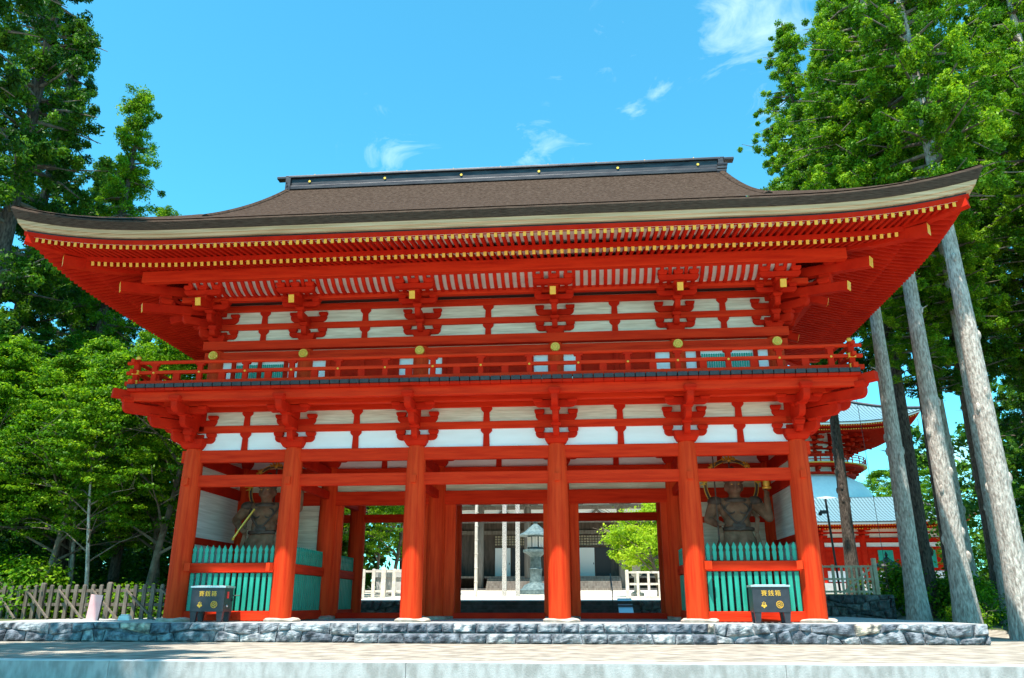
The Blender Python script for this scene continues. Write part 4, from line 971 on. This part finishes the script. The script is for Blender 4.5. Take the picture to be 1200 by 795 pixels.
def pag_roof(H, ze, rt, zt_, lf, name_prefix=''):
    r = empty('tiled_roof', parent=pag); o_children.setdefault(pag.name, []).append(r)
    def L(t, s): return lf*abs(t)**3.2*s
    b = MB(); N = 24; K = 12
    for q in range(4):
        Mz = Matrix.Rotation(q*math.pi/2, 4, 'Z'); vs = []
        for k in range(K+1):
            u = k/K; h = H+(rt-H)*u; z = ze+.25+(zt_-ze-.25)*(.62*u+.38*u*u)
            for i in range(N+1): t = -1+2*i/N; vs.append(Mz @ Vector((t*h, -h, z+L(t, (1-u)**1.5))))
        b.add(vs, [(k*(N+1)+i, k*(N+1)+i+1, (k+1)*(N+1)+i+1, (k+1)*(N+1)+i) for k in range(K) for i in range(N)])
    b.build('tiles', M['tile'], r, smooth=True)
    b = MB()
    for q in range(4):
        Mz = Matrix.Rotation(q*math.pi/2, 4, 'Z'); vs = []
        for dz, dh in ((.25, 0), (.12, .0), (.12, -.1), (-.12, -.15), (-.12, -.6)):
            for i in range(N+1): t = -1+2*i/N; vs.append(Mz @ Vector((t*(H+dh), -(H+dh), ze+dz+L(t, 1))))
        for k in range(4):
            b.mat(0 if k < 2 else 1); b.add([vs[k*(N+1)+i] for i in range(N+1)]+[vs[(k+1)*(N+1)+i] for i in range(N+1)], [(i, N+1+i, N+2+i, i+1) for i in range(N)])
    b.build('eave_fascia', [M['ridge'], M['plaster']], r)
    b = MB(); n = int(2*H/.36)
    for q in range(4):
        Mz = Matrix.Rotation(q*math.pi/2, 4, 'Z')
        b.mat(0)
        for i in range(n+1):
            t = -.97+1.94*i/n; x = t*H; d0 = H-.35; d1 = max(abs(x), H-2.6)
            if d0-d1 > .1: b.bar(Mz @ Vector((x, -d1, ze-.2+L(t, 1)*.85)), Mz @ Vector((x, -d0, ze-.22+L(t, 1))), .16, .16, (0, 0, 1), 1)
            d0 = H-1.7; d1 = max(abs(x), H-6)
            if d0-d1 > .1: b.bar(Mz @ Vector((x, -d1, ze-.1+L(t, 1)*.4)), Mz @ Vector((x, -d0, ze-.55+L(t, 1)*.7)), .16, .16, (0, 0, 1), 1)
        vs = []
        for d, dz, s in ((H-.2, -.13, 1), (H-1.6, -.22, .75), (H-6, .15, .2), (.5, .2, 0)):
            for i in range(N+1): t = -1+2*i/N; vs.append(Mz @ Vector((t*d, -d, ze+dz+L(t, s))))
        b.mat(0).add(vs, [(k*(N+1)+i, (k+1)*(N+1)+i, (k+1)*(N+1)+i+1, k*(N+1)+i+1) for k in range(3) for i in range(N)])
    o = b.build('rafters', [M['red'], M['goldpaint']], r); o['kind'] = 'stuff'
    for q in range(4):
        b = MB(); a = R_(45+90*q); P = []
        for k in range(9): u = k/8; h = H+(rt-H)*u; z = ze+.45+(zt_-ze-.25)*(.62*u+.38*u*u)+lf*(1-u)**1.5; P.append((h*math.sqrt(2)*math.cos(a), h*math.sqrt(2)*math.sin(a), z))
        b.tube(P, .22, 6); b.build('hip_ridge', M['ridge'], r)
    return r
pag_roof(17.3, 10.6, 9.3, 15.0, 1.5); pag_roof(13.5, 25.0, .8, 33.5, 1.6)
def pp(name, m, fn, **k): b = MB(); fn(b); return b.build(name, m, pag, **k)
pp('base_platform', M['stoneplat'], lambda b: b.box(-15.8, 15.8, -15.8, 15.8, 1.2, 3.0))
pp('wall', M['red'], lambda b: b.box(-13.9, 13.9, -13.9, 13.9, 3.0, 10.6))
for q in range(4):
    Mz = Matrix.Rotation(q*math.pi/2, 4, 'Z')
    for i in range(6):
        x = -13.9+27.8*i/5; b = MB(); b.lathe([(.38, 3.0), (.38, 9.0)], 12, Mz, (x, -14.0, 0)); b.build('column', M['red'], pag, smooth=True)
for q in range(4):
    Mz = Matrix.Rotation(q*math.pi/2, 4, 'Z')
    for i in range(5):
        x0 = -13.9+27.8*i/5+.45; x1 = x0+27.8/5-.9
        b = MB(); b.box(x0, x1, -14.00, -13.92, 3.2, 4.6, Mz); b.build('wall_panel', M['plaster'], pag)
        if i in (0, 4, 1, 3):
            b = MB(); b.box(x0+1.35, x1-1.35, -14.04, -13.92, 5.0, 7.3, Mz); b.build('green_window', M['teal'], pag)
        for z0, z1 in ((7.75, 8.3), (9.0, 9.5), (9.75, 10.15)): b = MB(); b.box(x0, x1, -13.99, -13.92, z0, z1, Mz); b.build('wall_panel', M['soffit'], pag)
    b = MB(); b.box(-14.0, 11.7, -14.15, -13.9, 4.65, 4.95, Mz); b.box(-14.0, 11.7, -14.15, -13.9, 7.35, 7.7, Mz); b.box(-14.3, 14.3, -14.2, -13.9, 8.45, 8.9, Mz); b.build('tie_beam', M['red'], pag)
    for i in range(6):
        x = -13.9+27.8*i/5; b = MB()
        for k in range(3): outarm(b, .7+.55*k, 8.95+.45*k, .35, .3, Mz @ Matrix.Translation((x, -14.0, 0))); arm(b, .9, 8.95+.45*k, .3, .3, x, -14.05-.5*k, 'x', Mz)
        b.build('bracket_cluster', M['red'], pag)
pp('dome', M['plaster'], lambda b: b.lathe([(9.6, 14.2), (9.5, 15.2), (9.0, 16.6), (8.0, 17.8), (6.6, 18.6), (6.0, 18.8)], 48), smooth=True)
pp('drum', M['plaster'], lambda b: b.lathe([(6.4, 18.6), (6.4, 25.5)], 48), smooth=True)
b = MB()
for z, r0 in ((18.8, 7.4), (19.9, 8.6), (21.6, 6.55), (22.5, 6.6), (23.4, 6.7)): b.lathe([(6.3, z), (r0, z), (r0, z+.28), (6.3, z+.28)], 48)
b.build('drum_band', M['red'], pag)
b = MB(); b.mat(1).lathe([(7, 20.18), (9.1, 20.18), (9.1, 20.30), (7, 20.30)], 48); b.mat(0)
for z in (20.7, 21.1, 21.45): b.torus((0, 0, z), 9.0, .07, None, 48, 6)
for i in range(32): a = i*math.pi/16; b.box(-.07, .07, -9.06, -8.94, 20.3, 21.5, Matrix.Rotation(a, 4, 'Z'))
b.build('drum_railing', [M['red'], M['goldpaint']], pag)
for i in range(16):
    b = MB(); Mz = Matrix.Rotation(i*math.pi/8, 4, 'Z')
    for k in range(5): outarm(b, .8+.75*k, 21.9+.62*k, .42, .34, Mz @ Matrix.Translation((0, -6.3, 0))); arm(b, 1.0, 21.9+.62*k, .36, .3, 0, -6.5-.72*k, 'x', Mz)
    b.bar(Mz @ Vector((0, -6.5, 24.4)), Mz @ Vector((0, -10.6, 23.7)), .34, .36, (0, 0, 1)); b.box(-.17, .17, -10.65, -10.6, 23.5, 23.9, Mz)
    for k in range(2): outarm(b, .7+.6*k, 18.9+.45*k, .35, .3, Mz @ Matrix.Translation((0, -6.9, 0)))
    b.box(-.2, .2, -6.55, -6.3, 19, 25, Mz)
    b.build('bracket_cluster', M['red'], pag)
pp('spire', M['bronze'], lambda b: b.lathe([(.9, 33.2), (.9, 34), (.5, 34.6), (.18, 35), (.18, 37), (.55, 37.1), (.5, 37.3), (.15, 37.4), (.12, 46), (.3, 46.4), (.02, 47)], 16), smooth=True)
# chain from upper roof corner
b = MB(); b.tube([(13.0, -13.0, 25.5), (12.9, -13.1, 23.0)], .06, 5); b.lathe([(.28, -.6), (.22, -.1), (.05, 0)], 10, None, (12.9, -13.1, 23.0)); b.build('wind_bell', M['bronze'], pag)
# ---------------------------------------------------------------- small items right/left
b = MB(); b.tube([(13.9, 14, .9), (13.75, 14, 4.95)], .05, 8); b.box(13.45, 13.75, 13.95, 14.05, 4.3, 4.45); b.ball((13.45, 14, 4.3), .09); tag(b.build('lamp_pole', M['iron']), 'dark thin pole with a small lamp head behind the pale fence', 'pole')
b = MB(); b.tube([(15.6, 12.9, .2), (15.45, 12.9, 5.5), (15.3, 12.9, 10.5)], .012, 5); tag(b.build('hanging_wire', M['iron']), 'thin dark wire hanging down beside the end of the pale fence', 'wire')
t = empty('metal_lantern', (20.3, 26, gz(20.3, 26))); tag(t, 'small dark metal lantern between the cedar trunks and the bushes', 'lantern')
b = MB(); b.lathe([(.3, 0), (.12, .2), (.1, 1.0), (.25, 1.1)], 10); b.build('pedestal', M['iron'], t)
b = MB(); b.lathe([(.22, 1.1), (.24, 1.6)], 6); b.build('fire_box', M['iron'], t)
b = MB(); b.lathe([(.75, 1.55), (.7, 1.65), (.2, 1.95), (.06, 2.1), (.1, 2.2), (.01, 2.4)], 8); b.build('cap', M['iron'], t)
b = MB(); b.box(-.13, .13, -.13, .13, 0, 3.3); b.box(-.13, .13, -.13, .13, 3.3, 3.5, None, .2, .2); o = b.build('memorial_post', M['memo']); o.location = (23.4, 30, gz(23.4, 30)-.02); o.rotation_euler.y = R_(2); tag(o, 'white inscribed post standing in front of the pagoda wall', 'memorial post')
b = MB(); b.box(-.17, .17, -.09, .09, 0, .76); o = b.build('pink_board', [M['pink'], M['statuedark']], bevel=.008); o.location = (-12.1, 1.0, -.02); o.rotation_euler = (0, R_(4), R_(18)); tag(o, 'pale pink upright board standing against the dark fence', 'board')
for p in o.data.polygons:
    if p.normal.x > .5: p.material_index = 1
b = MB(); b.box(-.2, .2, -.1, .1, 0, .16, None, .8, .8); b.box(-.12, .12, -.07, .07, .16, .2); o = b.build('white_marker_block', M['paper'], bevel=.03); o.location = (-11.35, 1.5, -.03); tag(o, 'small white block on the ground beside the pink board', 'block')

# ---------------------------------------------------------------- vegetation
def np_mesh(name, V, F, mats, tone=None, mi=None):
    me = bpy.data.meshes.new(name); nf = len(F); k = F.shape[1]
    me.vertices.add(len(V)); me.vertices.foreach_set('co', V.astype(np.float32).ravel())
    me.loops.add(nf*k); me.loops.foreach_set('vertex_index', F.astype(np.int32).ravel())
    me.polygons.add(nf); me.polygons.foreach_set('loop_start', np.arange(0, nf*k, k, dtype=np.int32)); me.polygons.foreach_set('loop_total', np.full(nf, k, dtype=np.int32))
    for m in mats: me.materials.append(m)
    if tone is not None:
        a = me.attributes.new('tone', 'FLOAT', 'FACE'); a.data.foreach_set('value', tone.astype(np.float32))
    me.update(calc_edges=True); return me
def leaves(name, clumps, per, size, m, seed, flat=1.0, aspect=1.6, shell=.5):
    """clumps: (x,y,z,rx,rz,tone)"""
    r = np.random.default_rng(seed); C = np.array(clumps); n = len(C)*per
    c = np.repeat(C, per, axis=0)
    d = r.normal(size=(n, 3)); d /= np.linalg.norm(d, axis=1)[:, None]
    rad = (shell+(1-shell)*r.random(n))[:, None]**.7
    lump = 1+.35*np.sin(d[:, 0]*5+c[:, 0]*7)*np.sin(d[:, 1]*5+c[:, 1]*5)*np.cos(d[:, 2]*4+c[:, 2]*9)
    off = d*rad*lump[:, None]; P = c[:, :3]+off*np.stack([c[:, 3], c[:, 3], c[:, 4]], 1)
    nrm = d*1.0+r.normal(size=(n, 3))*.7; nrm[:, 2] += flat; nrm /= np.linalg.norm(nrm, axis=1)[:, None]
    t = np.cross(nrm, r.normal(size=(n, 3))); t /= np.linalg.norm(t, axis=1)[:, None]; b = np.cross(nrm, t)
    s = size*(.6+.8*r.random(n))[:, None]
    V = np.stack([P-t*s*aspect*.5, P+b*s*.42, P+t*s*aspect*.5, P-b*s*.42], 1).reshape(-1, 3)
    F = np.arange(n*4).reshape(-1, 4)
    tone = np.clip(c[:, 5]+.18*r.normal(size=n), 0, 1)
    return np_mesh(name, V, F, [m], tone)
def trunk_mb(H, r0, r1, seed, lean=.3, n=14, knots=True, flare=1.35):
    r = random.Random(seed); mb = MB(); K = 22; pts = []; rad = []
    ph = r.random()*6
    for i in range(K+1):
        u = i/K; pts.append((lean*math.sin(u*2.2+ph)*u, lean*math.cos(u*1.7+ph)*u*.6, H*u)); q = r0+(r1-r0)*u
        if u < .06: q *= flare-(flare-1)*u/.06
        rad.append(q*(1+r.uniform(-.04, .04)))
    mb.tube(pts, rad, n)
    if knots:
        for _ in range(26):
            u = r.uniform(.08, .95); a = r.random()*6.28; i = int(u*K); p = pts[i]; rr = rad[i]; mb.ball((p[0]+rr*.9*math.cos(a), p[1]+rr*.9*math.sin(a), H*u), (.05+rr*.12, .05+rr*.12, .12+rr*.2), 8, 6)
            if r.random() < .10: mb.tube([(p[0]+rr*.8*math.cos(a), p[1]+rr*.8*math.sin(a), H*u), (p[0]+(rr+.22)*math.cos(a), p[1]+(rr+.22)*math.sin(a), H*u+.1)], [.035, .015], 5)
    return mb, pts
def cedar_parts(seed, H, z0, R, per, size, leaf, bark, r0, sparse=1.0, lean=.3):
    """returns trunk mesh, crown mesh, limbs mesh"""
    r = random.Random(seed); mb, pts = trunk_mb(H, r0, r0*.22, seed, lean); o = mb.build('trunk', bark, smooth=True); tm = o.data; bpy.data.objects.remove(o)
    cl = []; lb = MB(); z = z0
    while z < H:
        u = (z-z0)/(H-z0); env = R*(.55+.75*u if u < .35 else 1.0*(1-(u-.35)/.65)**.75)*(1 if u < .35 else .82); env = max(env, .5)
        i = min(21, int(z/H*22)); p = pts[i]
        for k in range(r.choice((3, 4, 4, 5)) if r.random() < sparse else 1):
            a = r.random()*6.283; L = env*r.uniform(.55, 1.15); dr = r.uniform(-.25, .15)
            e = (p[0]+L*math.cos(a), p[1]+L*math.sin(a), z+L*dr+r.uniform(-.3, .3)); m_ = (p[0]+L*.5*math.cos(a), p[1]+L*.5*math.sin(a), z+L*dr*.2)
            lb.tube([(p[0], p[1], z), m_, e], [.06+.012*L, .04, .012], 5, False)
            nc_ = max(3, int(L/.40))
            for q in range(nc_):
                f = .32+.68*(q+r.random()*.8)/nc_; s = r.uniform(.20, .42)*(1.15-.35*f)
                x = p[0]+L*f*math.cos(a)+r.uniform(-.45, .45); y = p[1]+L*f*math.sin(a)+r.uniform(-.45, .45)
                cl.append((x, y, z+L*dr*f+r.uniform(-.3, .35), s, s*.9, r.uniform(.0, 1)))
        z += .46
    o = lb.build('limbs', M['limb']); lm = o.data; bpy.data.objects.remove(o)
    return tm, leaves('crown', cl, per, size, leaf, seed, .3, 2.0, .2), lm
def broad_parts(seed, H, z0, R, per, size, leaf, r0, spread=1.0, flat=.38, ncl=170, bark=None):
    r = random.Random(seed); mb, pts = trunk_mb(H*.75, r0, r0*.3, seed, .9, 10, False); lb = MB(); cl = []
    for k in range(11):
        a = k*2.4+r.random(); i = 6+int(k*1.3); p = Vector(pts[min(i, 21)]); L = R*r.uniform(.6, 1)*spread
        e = p+Vector((L*math.cos(a), L*math.sin(a), L*r.uniform(.15, .75))); m_ = (p+e)/2+Vector((0, 0, .2)); lb.tube([p, m_, e], [r0*.42, r0*.22, .015], 6, False)
        for j in range(3):
            b_ = a+r.uniform(-1, 1); s_ = m_+(e-m_)*r.random(); e2 = s_+Vector((math.cos(b_), math.sin(b_), r.uniform(0, .6)))*L*.45; lb.tube([s_, e2], [r0*.13, .01], 4, False)
    for k in range(ncl):
        u = r.random()**.8; a = r.random()*6.283; z = z0+(H-z0)*u; env = R*math.sin(math.pi*min(1, .18+.80*u))**.7; q = env*math.sqrt(r.random())*1.05
        s = r.uniform(.22, .62)*(1 if ncl > 300 else 1.6); x, y = q*math.cos(a), q*math.sin(a)
        if math.sin(x*1.3+seed)*math.sin(y*1.1)*math.sin(z*1.4+seed) > .16: continue
        cl.append((x, y, z, s, s*flat, r.uniform(0, 1)))
    o = mb.build('trunk', bark or M['limb'], smooth=True); tm = o.data; bpy.data.objects.remove(o)
    o = lb.build('limbs', M['limb']); lm = o.data; bpy.data.objects.remove(o)
    return tm, leaves('crown', cl, per, size, leaf, seed, 1.0, 1.3, .15), lm
def tree(name, parts, x, y, rz, s, label, cat, group=None, z=None, sz=None, only=None):
    t = empty(name, (x, y, gz(x, y)-.1 if z is None else z), R_(rz)); t.scale = (s, s, sz or s); tag(t, label, cat, group)
    for nm, me in zip(('trunk', 'crown', 'limbs'), parts): link(nm, me, t)
    return t
# species
cedA = cedar_parts(11, 28, 13.8, 4.4, 190, .066, M['cedarleaf'], M['trunkpale'], .37)
cedB = cedar_parts(12, 30, 15.0, 4.2, 190, .066, M['cedarleaf'], M['trunkpale'], .36, .95)
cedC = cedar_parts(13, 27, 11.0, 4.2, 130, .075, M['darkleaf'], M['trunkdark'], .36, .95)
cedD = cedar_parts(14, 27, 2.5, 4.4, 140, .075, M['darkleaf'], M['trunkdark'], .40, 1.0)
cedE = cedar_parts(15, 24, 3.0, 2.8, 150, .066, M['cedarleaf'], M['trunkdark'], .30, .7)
cedF = cedar_parts(16, 38, 13.0, 7.6, 150, .075, M['cedarleaf'], M['trunkpale'], .48, 1.0)
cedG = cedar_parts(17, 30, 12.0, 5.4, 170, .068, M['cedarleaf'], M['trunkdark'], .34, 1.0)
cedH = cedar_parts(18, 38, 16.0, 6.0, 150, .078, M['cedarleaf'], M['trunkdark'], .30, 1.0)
GR = 'tall cedars right of the gate'
# (x, y, parts, scale, label)
R_TREES = [
 (15.3, 16.5, cedC, .86, 'slim dark cedar trunk crossing in front of the pagoda, nearest the gate'),
 (14.45, 7.2, cedA, .94, 'pale cedar trunk in front of the pagoda eave, first large one right of the gate'),
 (17.5, 10.6, cedB, .70, 'slender cedar trunk close behind the first pale trunk'),
 (14.95, 4.6, cedB, .98, 'straight pale lichen marked cedar trunk passing under the roof tip'),
 (15.5, 2.2, cedA, 1.0, 'thickest pale cedar trunk at the right edge, rising past the roof tip'),
 (18.7, 9.6, cedB, .82, 'grey cedar trunk with sun patches between the two thickest pale trunks'),
 (19.0, 14.6, cedC, .9, 'dark cedar trunk beyond the lichen marked one'),
 (21.4, 15.2, cedC, 1.0, 'dark shaded cedar trunk behind the grey one'),
 (24.4, 22, cedC, 1.05, 'thin dark cedar far back between the trunks'),
 (27.5, 17, cedD, 1.0, 'dark low branched cedar behind the right edge trunks'),
 (21.5, 6.0, cedA, 1.0, 'leafy cedar reaching in from the right edge'),
 (32, 30, cedD, 1.05, 'shady cedar in the back row at far right'),
 (24.5, 12, cedB, 1.05, 'tall cedar outside the right edge with crown over the roof tip'),
 (20.7, 17.5, cedF, 1.12, 'broadest and tallest cedar, its crown reaching left to the ridge end'),
 (17.66, 24.0, cedH, 1.0, 'tall cedar directly behind the slim dark trunk, its crown above the ridge end'),
 (17.0, 12.5, cedG, 1.0, 'bright crowned cedar hanging over the roof tip'),
 (25.5, 14, cedF, .92, 'wide cedar crown filling the upper right corner'),
]
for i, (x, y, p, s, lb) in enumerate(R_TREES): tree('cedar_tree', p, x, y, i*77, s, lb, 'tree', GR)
GL = 'cedars left of the gate'
for i, (x, y, p, s, lb) in enumerate([
 (-25.0, 9.5, cedD, 1.42, 'tall dark cedar filling the upper left corner'),
 (-23.0, 15.5, cedE, 1.22, 'thin cedar with open clumps poking above the left eave'),
 (-29, 17, cedD, 1.3, 'dark cedar behind the tallest left one'),
 (-31, 25, cedD, 1.1, 'dark cedar in the back row at far left'),
 (-19.0, 13.5, cedE, .84, 'small cedar just above the left eave line'),
 (-22, 30, cedD, .85, 'dark cedar closing the gap behind the left maples'),
 (-14, 36, cedD, .55, 'short dark cedar behind the left side of the gate'),
 (-18.5, 22, cedD, .78, 'dark cedar standing in the thicket behind the slim pale stems'),
 (-27, 21, cedD, 1.0, 'dark cedar between the back row and the tallest left cedar'),
 (-13.2, 27, cedD, .55, 'small dark cedar tucked behind the left columns'),
 (-12.4, -9.5, cedC, 1.0, 'tall cedar beside the forecourt whose shadow falls on the gate'),
 (-9.5, -15.5, cedC, .95, 'tall cedar at the near left side of the forecourt'),
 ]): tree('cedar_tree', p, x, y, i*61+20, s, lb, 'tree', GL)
mapA = broad_parts(31, 10.5, 3.0, 3.9, 85, .08, M['mapleleaf'], .15, 1, .30, 800)
mapB = broad_parts(32, 9.0, 2.4, 3.6, 85, .08, M['mapleleaf'], .13, 1, .30, 700)
mapD = broad_parts(35, 12, 5.0, 2.6, 60, .10, M['mapleleaf'], .10, 1, .32, 420, M['trunkpale'])
mapC = broad_parts(33, 4.6, 1.3, 2.6, 200, .10, M['brightleaf'], .12, 1, .4, 170)
bushm = broad_parts(34, 1.3, .1, 1.0, 90, .09, M['mapleleaf'], .05, 1, .6, 60)
GM = 'leafy maples left of the gate'
for i, (x, y, p, s, lb) in enumerate([
 (-14.6, 8.5, mapA, 1.12, 'bright green maple close behind the left corner of the gate'),
 (-18.2, 7.5, mapA, 1.0, 'full green maple with a leaning trunk behind the picket fence'),
 (-22.5, 7.8, mapB, 1.25, 'low green maple at the left edge behind the fence'),
 (-16.5, 13, mapB, 1.35, 'taller maple rising under the left eave'),
 (-21.0, 13.5, mapA, 1.15, 'maple in the second row at the left edge'),
 (-13.2, 15, mapB, 1.1, 'maple showing just past the balcony corner'),
 (-26, 11, mapA, 1.2, 'maple beyond the left edge of the fence'),
 (-15.6, 6.2, mapD, .85, 'slim pale stemmed tree behind the fence near the pink board'),
 (-18.8, 10, mapD, 1.0, 'slim pale stemmed tree in the middle of the left thicket'),
 (-21.2, 7.2, mapD, .95, 'slim leaning pale stemmed tree at the left edge'),
 (-13.4, 11, mapD, .9, 'slim pale stemmed tree nearest the left column'),
 (-12.5, 20, mapA, 1.0, 'maple seen between the left column and the eave'),
 ]): tree('maple_tree', p, x, y, i*53, s, lb, 'tree', GM)
tree('maple_tree', mapC, 6.7, 20.5, 40, 1.05, 'bright yellow green maple seen through the right opening of the gate', 'tree')
tree('maple_tree', mapB, -9.2, 28, 10, 1.15, 'green tree with dark curved limbs seen through the left opening of the gate', 'tree')
tree('maple_tree', mapA, -12.5, 38, 100, .9, 'tree beside the hall behind the left opening', 'tree')
tree('round_tree', mapA, 62.5, 140, 0, 2.2, 'rounded tree beyond the pagoda between the cedar trunks', 'tree')
tree('round_tree', mapB, 71, 140, 0, 2.9, 'taller airy tree beside the pagoda roof edge', 'tree')
for i, (x, y, s, sz) in enumerate(((47.5, 78, .72, .9), (52, 78, .8, 1.0), (58, 78, .9, 1.0))): tree('hillside_tree', mapB, x, y, i*90, s*1.1, ('green tree right of the pagoda wall, nearest it', 'middle green tree in the row right of the pagoda', 'green tree behind the thick cedar trunks')[i], 'tree', 'trees right of the pagoda')
GB = 'bushes by the right cedars'
for i, (x, y, s, lb) in enumerate(((16.4, 13.5, 1.3, 'bright bush right of the pale fence'), (17.6, 13.0, 1.0, 'bush between the pale fence and the first pale trunk'), (17.3, 9.0, .8, 'low bush at the foot of the first pale trunk'), (15.6, 6.2, .62, 'small bush between the two pale trunks'), (17.1, 4.0, .8, 'small bush left of the thickest trunk'), (18.2, 12.0, 1.1, 'bush behind the slender cedar trunk'), (19.5, 8.2, .9, 'bush at the foot of the grey trunk'))):
    tree('bush', bushm, x, y, i*50, s, lb, 'bush', GB, z=gz(x, y))
for i, (x, y, s, lb) in enumerate(((-17.5, 5.8, 1.3, 'shrub behind the middle of the dark fence'), (-20.5, 7.5, 1.6, 'glossy shrub behind the left end of the dark fence'), (-13.6, 5.6, 1.0, 'shrub behind the fence near the pink board'))):
    tree('bush', bushm, x, y, i*50, s, lb, 'bush', 'shrubs behind the dark fence', z=gz(x, y))
# far woods: one mass of dense foliage behind everything
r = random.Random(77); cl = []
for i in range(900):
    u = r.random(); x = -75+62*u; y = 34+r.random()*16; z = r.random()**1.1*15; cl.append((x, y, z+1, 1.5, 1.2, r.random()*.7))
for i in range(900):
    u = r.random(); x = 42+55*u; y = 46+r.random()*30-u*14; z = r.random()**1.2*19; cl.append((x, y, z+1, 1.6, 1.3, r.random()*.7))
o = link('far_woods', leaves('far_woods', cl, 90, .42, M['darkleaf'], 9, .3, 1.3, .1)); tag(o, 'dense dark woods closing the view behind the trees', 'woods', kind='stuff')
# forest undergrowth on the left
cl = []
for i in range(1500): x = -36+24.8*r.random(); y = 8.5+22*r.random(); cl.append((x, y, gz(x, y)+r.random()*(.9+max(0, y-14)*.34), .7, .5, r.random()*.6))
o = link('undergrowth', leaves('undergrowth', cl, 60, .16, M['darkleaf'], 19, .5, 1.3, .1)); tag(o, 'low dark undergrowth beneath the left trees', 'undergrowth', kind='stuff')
bpy.context.view_layer.update()
